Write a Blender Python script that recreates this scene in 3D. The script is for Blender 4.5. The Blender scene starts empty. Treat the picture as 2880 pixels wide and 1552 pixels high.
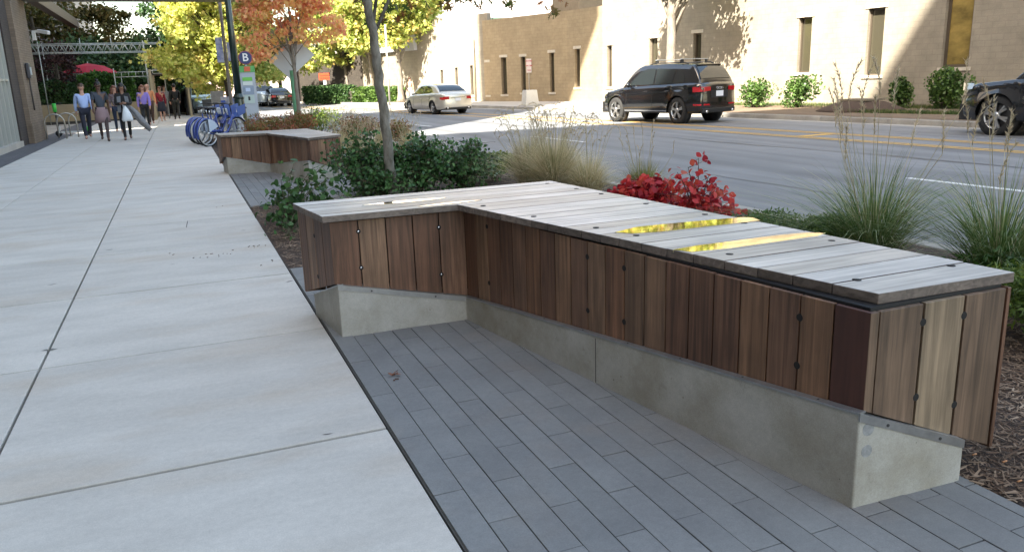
import bpy, bmesh, math, random
import numpy as np
from mathutils import Vector, Matrix
R = math.radians
sc = bpy.context.scene
col = sc.collection
random.seed(7)
rng = np.random.default_rng(7)

# ------------------------------------------------------------------ camera model
F, YAW, PITCH, ROLL, CH = 2233.8, 0.383518, 0.245726, -0.0340942, 1.55
IW, IH = 2880, 1552
def basis():
    cy, sy, cp, sp = math.cos(YAW), math.sin(YAW), math.cos(PITCH), math.sin(PITCH)
    f = Vector((sy*cp, cy*cp, -sp)); r0 = Vector((cy, -sy, 0)); u0 = r0.cross(f)
    cr, sr = math.cos(ROLL), math.sin(ROLL)
    return r0*cr + u0*sr, u0*cr - r0*sr, f
CR, CU, CF = basis()
def ray(px, py):
    return CF + CR*((px-IW/2)/F) - CU*((py-IH/2)/F)
def G(px, py, z=0.0):                       # pixel -> point on the level z
    d = ray(px, py); t = (z-CH)/d.z
    return Vector((d.x*t, d.y*t, z))
def atY(px, py, y):
    d = ray(px, py); t = y/d.y
    return Vector((d.x*t, y, CH+d.z*t))
def atX(px, py, x):
    d = ray(px, py); t = x/d.x
    return Vector((x, d.y*t, CH+d.z*t))
def proj(P):
    d = Vector(P)-Vector((0, 0, CH)); z = d.dot(CF)
    return IW/2+F*d.dot(CR)/z, IH/2-F*d.dot(CU)/z
def HZ(b, py):                              # height above b whose pixel row is py
    lo, hi = -1.0, 40.0
    for _ in range(40):
        m = (lo+hi)/2
        if proj((b[0], b[1], m))[1] > py: lo = m
        else: hi = m
    return lo
def on_wall(px, py, A, B):
    d = ray(px, py); n = Vector((B[1]-A[1], -(B[0]-A[0])))
    t = (A[0]*n.x+A[1]*n.y)/(d.x*n.x+d.y*n.y)
    return Vector((d.x*t, d.y*t, CH+d.z*t))

cam_d = bpy.data.cameras.new("camera"); cam = bpy.data.objects.new("camera", cam_d); col.objects.link(cam)
cam_d.sensor_width = 36; cam_d.lens = F/IW*36; cam_d.clip_end = 2000; cam_d.clip_start = 0.05
M = Matrix.Identity(4)
for i in range(3):
    M[i][0], M[i][1], M[i][2] = CR[i], CU[i], -CF[i]
M[2][3] = CH
cam.matrix_world = M
sc.camera = cam

# ------------------------------------------------------------------ light
SUN = Vector((0.80, 0.60, -1.0)).normalized()      # travel direction
w = bpy.data.worlds.new("World"); sc.world = w; w.use_nodes = True
nt = w.node_tree; bg = nt.nodes["Background"]
sky = nt.nodes.new("ShaderNodeTexSky"); sky.sky_type = 'NISHITA'; sky.sun_disc = False
elev = math.asin(-SUN.z); azi = math.atan2(-SUN.x, -SUN.y)
sky.sun_elevation = elev; sky.sun_rotation = azi % (2*math.pi)
sky.air_density = 1.0; sky.dust_density = 2.0; sky.ozone_density = 1.0
tint = nt.nodes.new("ShaderNodeMix"); tint.data_type = 'RGBA'; tint.blend_type = 'MULTIPLY'; tint.inputs[0].default_value = 1.0; tint.inputs[7].default_value = (1.0, .905, .745, 1)
nt.links.new(sky.outputs[0], tint.inputs[6]); nt.links.new(tint.outputs[2], bg.inputs[0]); bg.inputs[1].default_value = 0.15
sd = bpy.data.lights.new("sun", 'SUN'); sd.energy = 5.0; sd.angle = R(0.5); sd.color = (1, .93, .80)
so = bpy.data.objects.new("sun", sd); col.objects.link(so)
so.rotation_euler = SUN.to_track_quat('-Z', 'Y').to_euler()
sc.view_settings.view_transform = 'Standard'; sc.view_settings.look = 'None'
sc.view_settings.exposure = 2.5; sc.view_settings.gamma = 1

# ------------------------------------------------------------------ materials
MATS = {}
def new_mat(name):
    m = bpy.data.materials.new(name); m.use_nodes = True
    return m, m.node_tree, m.node_tree.nodes["Principled BSDF"]
def mat(name, c, rough=.6, metal=0, var=0.0, scale=8, bump=0, bscale=60, island=0, coat=0, c2=None, trans=0, stretch=(1, 1, 1), alpha=1, ior=None, spec=None, detail=6):
    if name in MATS: return MATS[name]
    m, t, p = new_mat(name); N, L = t.nodes, t.links
    p.inputs['Roughness'].default_value = rough; p.inputs['Metallic'].default_value = metal
    if coat: p.inputs['Coat Weight'].default_value = coat; p.inputs['Coat Roughness'].default_value = .04
    if spec is not None: p.inputs['Specular IOR Level'].default_value = spec
    if alpha < 1: p.inputs['Alpha'].default_value = alpha
    tc = N.new('ShaderNodeTexCoord'); mp = N.new('ShaderNodeMapping'); mp.inputs['Scale'].default_value = stretch
    L.new(tc.outputs['Object'], mp.inputs['Vector'])
    c2_ = c2 or tuple(x*(1-var) for x in c)
    out = None
    if var or c2:
        nz = N.new('ShaderNodeTexNoise'); nz.inputs['Scale'].default_value = scale; nz.inputs['Detail'].default_value = detail; nz.inputs['Roughness'].default_value = .65
        L.new(mp.outputs[0], nz.inputs['Vector'])
        rp = N.new('ShaderNodeValToRGB'); rp.color_ramp.elements[0].position = .35; rp.color_ramp.elements[1].position = .65
        rp.color_ramp.elements[0].color = (*c2_, 1); rp.color_ramp.elements[1].color = (*c, 1)
        L.new(nz.outputs['Fac'], rp.inputs['Fac']); out = rp.outputs['Color']
    if island:
        ge = N.new('ShaderNodeNewGeometry'); hs = N.new('ShaderNodeHueSaturation')
        mr = N.new('ShaderNodeMapRange'); mr.inputs[3].default_value = 1-island; mr.inputs[4].default_value = 1+island
        L.new(ge.outputs['Random Per Island'], mr.inputs[0]); L.new(mr.outputs[0], hs.inputs['Value'])
        if out: L.new(out, hs.inputs['Color'])
        else: hs.inputs['Color'].default_value = (*c, 1)
        out = hs.outputs['Color']
    if out: L.new(out, p.inputs['Base Color'])
    else: p.inputs['Base Color'].default_value = (*c, 1)
    if bump:
        nb = N.new('ShaderNodeTexNoise'); nb.inputs['Scale'].default_value = bscale; nb.inputs['Detail'].default_value = 5
        L.new(mp.outputs[0], nb.inputs['Vector'])
        bp = N.new('ShaderNodeBump'); bp.inputs['Strength'].default_value = bump; bp.inputs['Distance'].default_value = .01
        L.new(nb.outputs['Fac'], bp.inputs['Height']); L.new(bp.outputs[0], p.inputs['Normal'])
    MATS[name] = m; return m

def ramp_mat(name, stops, rough=.6, transl=0.35, mult=1.0):
    """leaf material: colour picked per leaf, part of the light passes through"""
    if name in MATS: return MATS[name]
    m, t, p = new_mat(name); N, L = t.nodes, t.links
    ge = N.new('ShaderNodeNewGeometry'); rp = N.new('ShaderNodeValToRGB')
    cr = rp.color_ramp
    while len(cr.elements) < len(stops): cr.elements.new(.5)
    for e, (pos, c) in zip(cr.elements, stops): e.position = pos; e.color = (*c, 1)
    # patches of tone through the crown + variation from leaf to leaf
    tc = N.new('ShaderNodeTexCoord'); nz = N.new('ShaderNodeTexNoise'); nz.inputs['Scale'].default_value = 1.3; nz.inputs['Detail'].default_value = 2
    L.new(tc.outputs['Object'], nz.inputs['Vector'])
    ad = N.new('ShaderNodeMath'); ad.operation = 'MULTIPLY_ADD'; ad.inputs[1].default_value = .55; 
    mr = N.new('ShaderNodeMapRange'); mr.inputs[1].default_value = .3; mr.inputs[2].default_value = .7; mr.inputs[3].default_value = 0; mr.inputs[4].default_value = .45
    L.new(nz.outputs['Fac'], mr.inputs[0]); L.new(ge.outputs['Random Per Island'], ad.inputs[0]); L.new(mr.outputs[0], ad.inputs[2])
    L.new(ad.outputs[0], rp.inputs['Fac'])
    p.inputs['Roughness'].default_value = rough; p.inputs['Specular IOR Level'].default_value = .3
    L.new(rp.outputs[0], p.inputs['Base Color'])
    if transl:
        tr = N.new('ShaderNodeBsdfTranslucent'); mx = N.new('ShaderNodeMixShader'); mx.inputs[0].default_value = transl
        L.new(rp.outputs[0], tr.inputs['Color']); L.new(p.outputs[0], mx.inputs[1]); L.new(tr.outputs[0], mx.inputs[2])
        L.new(mx.outputs[0], N['Material Output'].inputs['Surface'])
    MATS[name] = m; return m

def wood_mat(name, stops, grain=(40, 40, 1.6), rough=.55, dark=.55, streak=.35, bump=.25):
    """hardwood boards: a tone of its own for each board, long grain and cathedral figure"""
    m, t, p = new_mat(name); N, L = t.nodes, t.links
    ge = N.new('ShaderNodeNewGeometry'); tc = N.new('ShaderNodeTexCoord')
    off = N.new('ShaderNodeVectorMath'); off.operation = 'SCALE'; off.inputs[0].default_value = (13.7, 7.3, 9.1)
    L.new(ge.outputs['Random Per Island'], off.inputs['Scale'])
    ad = N.new('ShaderNodeVectorMath'); ad.operation = 'ADD'; L.new(tc.outputs['Object'], ad.inputs[0]); L.new(off.outputs[0], ad.inputs[1])
    mp = N.new('ShaderNodeMapping'); mp.inputs['Scale'].default_value = grain; L.new(ad.outputs[0], mp.inputs['Vector'])
    n1 = N.new('ShaderNodeTexNoise'); n1.inputs['Scale'].default_value = 1.0; n1.inputs['Detail'].default_value = 8; n1.inputs['Roughness'].default_value = .7; n1.inputs['Distortion'].default_value = .6
    L.new(mp.outputs[0], n1.inputs['Vector'])
    mp2 = N.new('ShaderNodeMapping'); mp2.inputs['Scale'].default_value = tuple(g*.22 for g in grain); L.new(ad.outputs[0], mp2.inputs['Vector'])
    wv = N.new('ShaderNodeTexNoise'); wv.inputs['Scale'].default_value = 1.0; wv.inputs['Detail'].default_value = 3; wv.inputs['Distortion'].default_value = 1.6
    L.new(mp2.outputs[0], wv.inputs['Vector'])
    rings = N.new('ShaderNodeMath'); rings.operation = 'MULTIPLY'; rings.inputs[1].default_value = 26; L.new(wv.outputs['Fac'], rings.inputs[0])
    sn = N.new('ShaderNodeMath'); sn.operation = 'SINE'; L.new(rings.outputs[0], sn.inputs[0])
    rp = N.new('ShaderNodeValToRGB'); cr = rp.color_ramp; cr.interpolation = 'CONSTANT' if len(stops) > 4 else 'LINEAR'
    while len(cr.elements) < len(stops): cr.elements.new(.5)
    for e, (pos, c) in zip(cr.elements, stops): e.position = pos; e.color = (*c, 1)
    L.new(ge.outputs['Random Per Island'], rp.inputs['Fac'])
    mr = N.new('ShaderNodeMapRange'); mr.inputs[1].default_value = .3; mr.inputs[2].default_value = .7; mr.inputs[3].default_value = 1-streak; mr.inputs[4].default_value = 1+streak*.6
    L.new(n1.outputs['Fac'], mr.inputs[0])
    mr2 = N.new('ShaderNodeMapRange'); mr2.inputs[1].default_value = -1; mr2.inputs[2].default_value = 1; mr2.inputs[3].default_value = .80; mr2.inputs[4].default_value = 1.12
    L.new(sn.outputs[0], mr2.inputs[0])
    mu = N.new('ShaderNodeMath'); mu.operation = 'MULTIPLY'; L.new(mr.outputs[0], mu.inputs[0]); L.new(mr2.outputs[0], mu.inputs[1])
    # weather stains
    n3 = N.new('ShaderNodeTexNoise'); n3.inputs['Scale'].default_value = 2.2; n3.inputs['Detail'].default_value = 4; L.new(tc.outputs['Object'], n3.inputs['Vector'])
    mr3 = N.new('ShaderNodeMapRange'); mr3.inputs[1].default_value = .35; mr3.inputs[2].default_value = .65; mr3.inputs[3].default_value = .76; mr3.inputs[4].default_value = 1.14
    L.new(n3.outputs['Fac'], mr3.inputs[0])
    mu2 = N.new('ShaderNodeMath'); mu2.operation = 'MULTIPLY'; L.new(mu.outputs[0], mu2.inputs[0]); L.new(mr3.outputs[0], mu2.inputs[1])
    hs = N.new('ShaderNodeHueSaturation'); L.new(rp.outputs[0], hs.inputs['Color']); L.new(mu2.outputs[0], hs.inputs['Value'])
    L.new(hs.outputs[0], p.inputs['Base Color'])
    p.inputs['Roughness'].default_value = rough; p.inputs['Specular IOR Level'].default_value = .45
    bp = N.new('ShaderNodeBump'); bp.inputs['Strength'].default_value = bump; bp.inputs['Distance'].default_value = .002
    L.new(n1.outputs['Fac'], bp.inputs['Height']); L.new(bp.outputs[0], p.inputs['Normal'])
    return m

def concrete_mat(name, c, c2, stain=(.30, .24, .17), rough=.85, pits=0.0, sc1=1.3, stain_amt=.25, island=.03, streakdir=(1, 1, 1)):
    m, t, p = new_mat(name); N, L = t.nodes, t.links
    tc = N.new('ShaderNodeTexCoord'); mp = N.new('ShaderNodeMapping'); mp.inputs['Scale'].default_value = streakdir; L.new(tc.outputs['Object'], mp.inputs[0])
    def noise(s, d=5, r=.6, vec=None):
        n = N.new('ShaderNodeTexNoise'); n.inputs['Scale'].default_value = s; n.inputs['Detail'].default_value = d; n.inputs['Roughness'].default_value = r
        L.new((vec or mp.outputs[0]), n.inputs['Vector']); return n.outputs['Fac']
    def mr(v, a, b, c_, d_):
        x = N.new('ShaderNodeMapRange'); x.inputs[1].default_value = a; x.inputs[2].default_value = b; x.inputs[3].default_value = c_; x.inputs[4].default_value = d_
        L.new(v, x.inputs[0]); return x.outputs[0]
    def mix(f, a, b):
        x = N.new('ShaderNodeMix'); x.data_type = 'RGBA'; L.new(f, x.inputs[0])
        for s_, v in ((6, a), (7, b)):
            if isinstance(v, tuple): x.inputs[s_].default_value = (*v, 1)
            else: L.new(v, x.inputs[s_])
        return x.outputs[2]
    base = mix(mr(noise(sc1), .35, .65, 0, 1), c2, c)
    base = mix(mr(noise(sc1*.55, 3), .52, .75, 0, stain_amt), base, stain)
    base = mix(mr(noise(sc1*3.5, 6, .8), .6, .8, 0, stain_amt*1.3), base, tuple(x*.6 for x in c2))
    ge = N.new('ShaderNodeNewGeometry'); hs = N.new('ShaderNodeHueSaturation')
    sp = noise(180, 3, .8, tc.outputs['Object']); mid = mr(noise(30, 5, .85, tc.outputs['Object']), .3, .7, .90, 1.09)
    mu = N.new('ShaderNodeMath'); mu.operation = 'MULTIPLY'; L.new(mr(sp, .3, .7, .86, 1.1), mu.inputs[0]); L.new(mr(ge.outputs['Random Per Island'], 0, 1, 1-island, 1+island), mu.inputs[1])
    mu3 = N.new('ShaderNodeMath'); mu3.operation = 'MULTIPLY'; L.new(mu.outputs[0], mu3.inputs[0]); L.new(mid, mu3.inputs[1])
    L.new(mu3.outputs[0], hs.inputs['Value']); L.new(base, hs.inputs['Color']); outc = hs.outputs[0]
    if pits:
        vo = N.new('ShaderNodeTexVoronoi'); vo.inputs['Scale'].default_value = pits; L.new(tc.outputs['Object'], vo.inputs['Vector'])
        nn = N.new('ShaderNodeMath'); nn.operation = 'ADD'; L.new(vo.outputs['Distance'], nn.inputs[0]); L.new(mr(noise(9, 2), .4, .6, 0, .12), nn.inputs[1])
        outc = mix(mr(nn.outputs[0], .05, .085, 1, 0), outc, tuple(x*.25 for x in c2))
    L.new(outc, p.inputs['Base Color']); p.inputs['Roughness'].default_value = rough; p.inputs['Specular IOR Level'].default_value = .35
    bp = N.new('ShaderNodeBump'); bp.inputs['Strength'].default_value = .18; bp.inputs['Distance'].default_value = .003
    L.new(sp, bp.inputs['Height']); L.new(bp.outputs[0], p.inputs['Normal'])
    return m

def brick_mat(name, c1, c2, mortar, sc_=1.0, axis='Y', bw=.22, rh=.075, bump=.5, rough=.85, blotch=None):
    m, t, p = new_mat(name); N, L = t.nodes, t.links
    tc = N.new('ShaderNodeTexCoord'); sx = N.new('ShaderNodeSeparateXYZ'); cx = N.new('ShaderNodeCombineXYZ')
    L.new(tc.outputs['Object'], sx.inputs[0]); L.new(sx.outputs[axis], cx.inputs['X']); L.new(sx.outputs['Z'], cx.inputs['Y'])
    b = N.new('ShaderNodeTexBrick'); b.inputs['Scale'].default_value = 1; b.inputs['Brick Width'].default_value = bw; b.inputs['Row Height'].default_value = rh
    b.inputs['Mortar Size'].default_value = rh*.07; b.inputs['Color1'].default_value = (*c1, 1); b.inputs['Color2'].default_value = (*c2, 1); b.inputs['Mortar'].default_value = (*mortar, 1)
    L.new(cx.outputs[0], b.inputs['Vector'])
    outc = b.outputs['Color']
    n = N.new('ShaderNodeTexNoise'); n.inputs['Scale'].default_value = 1.2; n.inputs['Detail'].default_value = 8; n.inputs['Roughness'].default_value = .7; L.new(tc.outputs['Object'], n.inputs['Vector'])
    hs = N.new('ShaderNodeHueSaturation'); mr = N.new('ShaderNodeMapRange'); mr.inputs[1].default_value = .3; mr.inputs[2].default_value = .7; mr.inputs[3].default_value = .8; mr.inputs[4].default_value = 1.15
    L.new(n.outputs['Fac'], mr.inputs[0]); L.new(mr.outputs[0], hs.inputs['Value']); L.new(outc, hs.inputs['Color'])
    L.new(hs.outputs[0], p.inputs['Base Color']); p.inputs['Roughness'].default_value = rough
    bp = N.new('ShaderNodeBump'); bp.inputs['Strength'].default_value = bump; bp.inputs['Distance'].default_value = .01; bp.invert = True
    L.new(b.outputs['Fac'], bp.inputs['Height'])
    n2 = N.new('ShaderNodeTexNoise'); n2.inputs['Scale'].default_value = 25; n2.inputs['Detail'].default_value = 4; L.new(tc.outputs['Object'], n2.inputs['Vector'])
    bp2 = N.new('ShaderNodeBump'); bp2.inputs['Strength'].default_value = .6; bp2.inputs['Distance'].default_value = .012
    L.new(n2.outputs['Fac'], bp2.inputs['Height']); L.new(bp.outputs[0], bp2.inputs['Normal']); L.new(bp2.outputs[0], p.inputs['Normal'])
    return m

# ------------------------------------------------------------------ mesh helpers
def tag(o, label=None, cat=None, group=None, kind=None):
    if label: o["label"] = label
    if cat: o["category"] = cat
    if group: o["group"] = group
    if kind: o["kind"] = kind
    return o
def empty(name, loc, label, cat, group=None, rz=0):
    o = bpy.data.objects.new(name, None); col.objects.link(o); o.location = loc; o.rotation_euler = (0, 0, rz)
    o.empty_display_size = .1
    return tag(o, label, cat, group)
class MB:
    """collects shapes into one mesh"""
    def __init__(s): s.v = []; s.f = []; s.sm = []
    def add(s, vs, fs, smooth=False):
        b = len(s.v); s.v += [tuple(v) for v in vs]; s.f += [tuple(i+b for i in f) for f in fs]; s.sm += [smooth]*len(fs); return s
    def box(s, c, d, rz=0, rx=0, ry=0, taper=1.0):
        cx, cy, cz = c; a, b, h = d[0]/2, d[1]/2, d[2]/2
        vs = []
        for k in (-1, 1):
            q = taper if k == 1 else 1
            for (i, j) in ((-1, -1), (1, -1), (1, 1), (-1, 1)): vs.append(Vector((i*a*q, j*b*q, k*h)))
        if rx or ry or rz:
            E = Matrix.Rotation(rz, 3, 'Z') @ Matrix.Rotation(ry, 3, 'Y') @ Matrix.Rotation(rx, 3, 'X'); vs = [E @ v for v in vs]
        vs = [v+Vector(c) for v in vs]
        return s.add(vs, [(0, 3, 2, 1), (4, 5, 6, 7), (0, 1, 5, 4), (1, 2, 6, 5), (2, 3, 7, 6), (3, 0, 4, 7)])
    def b2(s, a, b):
        return s.box([(a[i]+b[i])/2 for i in range(3)], [abs(b[i]-a[i]) for i in range(3)])
    def bar(s, a, b, wd, th=None, up=(0, 0, 1)):
        a, b = Vector(a), Vector(b); d = (b-a); L = d.length; d.normalize(); th = th or wd
        u = Vector(up)
        if abs(d.dot(u)) > .98: u = Vector((1, 0, 0))
        x = d.cross(u).normalized(); y = x.cross(d)
        vs = []
        for p in (a, b):
            for (i, j) in ((-1, -1), (1, -1), (1, 1), (-1, 1)): vs.append(p+x*(i*wd/2)+y*(j*th/2))
        return s.add(vs, [(0, 3, 2, 1), (4, 5, 6, 7), (0, 1, 5, 4), (1, 2, 6, 5), (2, 3, 7, 6), (3, 0, 4, 7)])
    def tube(s, pts, rad, seg=8, cap=True, closed=False, smooth=True):
        pts = [Vector(p) for p in pts]; n = len(pts)
        if not hasattr(rad, '__len__'): rad = [rad]*n
        vs = []; up = Vector((0, 0, 1)); px = None
        for i, p in enumerate(pts):
            if closed: d = pts[(i+1) % n]-pts[i-1]
            else: d = pts[min(i+1, n-1)]-pts[max(i-1, 0)]
            d.normalize()
            if px is None:
                px = d.cross(up) if abs(d.z) < .95 else d.cross(Vector((1, 0, 0)))
            px = (px-d*px.dot(d)).normalized(); py = d.cross(px)
            for k in range(seg):
                a = 2*math.pi*k/seg; vs.append(p+(px*math.cos(a)+py*math.sin(a))*rad[i])
        fs = []
        m = n if closed else n-1
        for i in range(m):
            for k in range(seg):
                j = (i+1) % n
                fs.append((i*seg+k, i*seg+(k+1) % seg, j*seg+(k+1) % seg, j*seg+k))
        if cap and not closed:
            fs.append(tuple(range(seg))[::-1]); fs.append(tuple((n-1)*seg+k for k in range(seg)))
        return s.add(vs, fs, smooth)
    def lathe(s, c, prof, seg=20, axis='Z', smooth=True, cap=True):
        vs = []; fs = []; n = len(prof)
        for (r, h) in prof:
            for k in range(seg):
                a = 2*math.pi*k/seg; x, y = r*math.cos(a), r*math.sin(a)
                v = {'Z': (x, y, h), 'Y': (x, h, y), 'X': (h, x, y)}[axis]
                vs.append((v[0]+c[0], v[1]+c[1], v[2]+c[2]))
        for i in range(n-1):
            for k in range(seg): fs.append((i*seg+k, i*seg+(k+1) % seg, (i+1)*seg+(k+1) % seg, (i+1)*seg+k))
        if cap: fs.append(tuple(range(seg))[::-1]); fs.append(tuple((n-1)*seg+k for k in range(seg)))
        return s.add(vs, fs, smooth)
    def prism(s, poly, z0, z1):
        n = len(poly); f0 = (lambda i: z0[i]) if hasattr(z0, '__len__') else (lambda i: z0); f1 = (lambda i: z1[i]) if hasattr(z1, '__len__') else (lambda i: z1)
        vs = [(p[0], p[1], f0(i)) for i, p in enumerate(poly)]+[(p[0], p[1], f1(i)) for i, p in enumerate(poly)]
        fs = [tuple(range(n))[::-1], tuple(range(n, 2*n))]+[(i, (i+1) % n, n+(i+1) % n, n+i) for i in range(n)]
        return s.add(vs, fs)
    def slab(s, pts, off):      # planar polygon thickened by vector off
        n = len(pts); off = Vector(off); vs = [Vector(p) for p in pts]; vs += [v+off for v in vs]
        return s.add(vs, [tuple(range(n))[::-1], tuple(range(n, 2*n))]+[(i, (i+1) % n, n+(i+1) % n, n+i) for i in range(n)])
    def ball(s, c, r, seg=10, rings=7, noise=0):
        rx, ry, rz = r if hasattr(r, '__len__') else (r, r, r)
        vs = [(c[0], c[1], c[2]-rz)]
        for i in range(1, rings):
            a = -math.pi/2+math.pi*i/rings
            for k in range(seg):
                b = 2*math.pi*k/seg; q = 1+random.uniform(-noise, noise)
                vs.append((c[0]+rx*q*math.cos(a)*math.cos(b), c[1]+ry*q*math.cos(a)*math.sin(b), c[2]+rz*q*math.sin(a)))
        vs.append((c[0], c[1], c[2]+rz)); T = len(vs)-1
        fs = [(0, 1+(k+1) % seg, 1+k) for k in range(seg)]
        for i in range(rings-2):
            for k in range(seg): fs.append((1+i*seg+k, 1+i*seg+(k+1) % seg, 1+(i+1)*seg+(k+1) % seg, 1+(i+1)*seg+k))
        fs += [(T, 1+(rings-2)*seg+k, 1+(rings-2)*seg+(k+1) % seg) for k in range(seg)]
        return s.add(vs, fs, True)
    def build(s, name, m, parent=None, bevel=0, recalc=True, local=True, side=False):
        me = bpy.data.meshes.new(name)
        vs = s.v
        if parent is not None and local:       # shapes given in world space
            off = Vector(parent["_o"]) if "_o" in parent.keys() else None
        me.from_pydata(vs, [], s.f); me.update()
        me.polygons.foreach_set('use_smooth', s.sm)
        if recalc and len(s.f) < 60000:
            bm = bmesh.new(); bm.from_mesh(me); bmesh.ops.recalc_face_normals(bm, faces=bm.faces); bm.to_mesh(me); bm.free()
        o = bpy.data.objects.new(name, me); col.objects.link(o)
        for mm in (m if isinstance(m, (list, tuple)) else [m]): me.materials.append(mm)
        if parent is not None: o.parent = parent
        if side:
            for p in me.polygons:
                if abs(p.normal.z) < .7: p.material_index = 1
        if bevel:
            b = o.modifiers.new('bevel', 'BEVEL'); b.width = bevel; b.segments = 2; b.limit_method = 'ANGLE'; b.angle_limit = R(40)
        return o
def W2L(parent, pts):          # world -> local of an empty with z rotation
    mi = (Matrix.Translation(parent.location) @ Matrix.Rotation(parent.rotation_euler[2], 4, 'Z')).inverted()
    return [mi @ Vector(p) for p in pts]
def set_origin(o, loc):
    """put the object's origin at loc (world) keeping its shape"""
    loc = Vector(loc); o.data.transform(Matrix.Translation(-loc)); o.location = loc
def world_part(mb, name, m, parent, **k):
    """mesh given in world coordinates, hung under an Empty"""
    mb.v = [tuple(v) for v in W2L(parent, mb.v)]
    return mb.build(name, m, parent, **k)
def copy_tree(o, parent=None):
    c = o.copy(); col.objects.link(c)
    if parent is not None: c.parent = parent
    for ch in list(o.children): copy_tree(ch, c)
    return c
def struct(name, mb, m, **k):
    o = mb.build(name, m, None, **k); o["kind"] = "structure"; return o

# ------------------------------------------------------------------ leaves
SHAPES = {
 'oval': [(0, 0), (.32, .3), (.36, .55), (.2, .85), (0, 1), (-.2, .85), (-.36, .55), (-.32, .3)],
 'quad': [(0, 0), (.42, .5), (0, 1), (-.42, .5)],
 'narrow': [(0, 0), (.16, .45), (0, 1), (-.16, .45)],
 'maple': [(0, 0), (.45, .15), (.3, .4), (.5, .7), (.18, .65), (0, 1), (-.18, .65), (-.5, .7), (-.3, .4), (-.45, .15)],
 'oak': [(0, 0), (.05, .15), (.3, .12), (.12, .28), (.14, .38), (.52, .38), (.46, .5), (.15, .5), (.13, .62), (.42, .74), (.34, .82), (.1, .74), (.12, .88), (0, 1),
         (-.12, .88), (-.1, .74), (-.34, .82), (-.42, .74), (-.13, .62), (-.15, .5), (-.46, .5), (-.52, .38), (-.14, .38), (-.12, .28), (-.3, .12), (-.05, .15)],
}
def leaf_mesh(name, P, size, m, parent=None, shape='quad', droop=0.0, flat=0.0, svar=.35, origin=None):
    """P (N,3) leaf positions; random orientation; flat pulls normals up"""
    P = np.asarray(P, float); n = len(P)
    T = np.array(SHAPES[shape]); k = len(T)
    d = rng.normal(size=(n, 3)); d[:, 2] -= droop*1.5; d /= np.linalg.norm(d, axis=1)[:, None]
    nn = rng.normal(size=(n, 3)); nn[:, 2] += flat*2.5
    x = np.cross(d, nn); x /= np.linalg.norm(x, axis=1)[:, None]+1e-9
    nz = np.cross(x, d)
    s = size*(1+rng.uniform(-svar, svar, n))
    fold = np.abs(T[:, 0])*.35
    V = P[:, None, :]+s[:, None, None]*(x[:, None, :]*T[None, :, 0:1]+d[:, None, :]*T[None, :, 1:2]+nz[:, None, :]*fold[None, :, None])
    V = V.reshape(-1, 3)
    if parent is not None and parent.type == 'EMPTY':
        a = parent.rotation_euler[2]; L = np.array(parent.location)
        V = V-L
        if a:
            c, s_ = math.cos(-a), math.sin(-a); V = np.stack([V[:, 0]*c-V[:, 1]*s_, V[:, 0]*s_+V[:, 1]*c, V[:, 2]], 1)
    me = bpy.data.meshes.new(name)
    me.vertices.add(n*k); me.vertices.foreach_set('co', V.ravel())
    me.loops.add(n*k); me.loops.foreach_set('vertex_index', np.arange(n*k))
    me.polygons.add(n); me.polygons.foreach_set('loop_start', np.arange(0, n*k, k)); me.polygons.foreach_set('loop_total', np.full(n, k))
    me.update(calc_edges=True); me.validate()
    me.materials.append(m)
    o = bpy.data.objects.new(name, me); col.objects.link(o)
    if parent is not None: o.parent = parent
    return o
def ell_points(c, r, n, shell=.5):
    d = rng.normal(size=(n, 3)); d /= np.linalg.norm(d, axis=1)[:, None]
    q = rng.uniform(0, 1, n)**(1/3.)*(1-shell)+shell*rng.uniform(.75, 1.02, n)
    return np.array(c)+d*q[:, None]*np.array(r)
def crown_points(ells, nclump, rc, per, seed=0):
    """clumps of leaves spread through the crown's ellipsoids"""
    vols = np.array([e[1][0]*e[1][1]*e[1][2] for e in ells]); vols = vols/vols.sum()
    cs = []; pts = []
    for e, v in zip(ells, vols):
        m = max(2, int(nclump*v))
        c = ell_points(e[0], e[1], m, .35); cs.append(c)
    cs = np.concatenate(cs)
    for c in cs:
        r = rc*rng.uniform(.6, 1.3)
        k = int(per*rng.uniform(.5, 1.3))
        p = rng.normal(size=(k, 3))*np.array([r, r, r*.6])*.55
        pts.append(p+c)
    return np.concatenate(pts), cs
bark = lambda: mat('bark', (.16, .13, .10), .9, var=.5, scale=14, bump=.9, bscale=30, stretch=(1, 1, .3))
def bark_grey(): return mat('grey_bark', (.24, .22, .19), .9, c2=(.085, .075, .055), scale=11, bump=.9, bscale=26, stretch=(1, 1, .45), detail=8)
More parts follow.
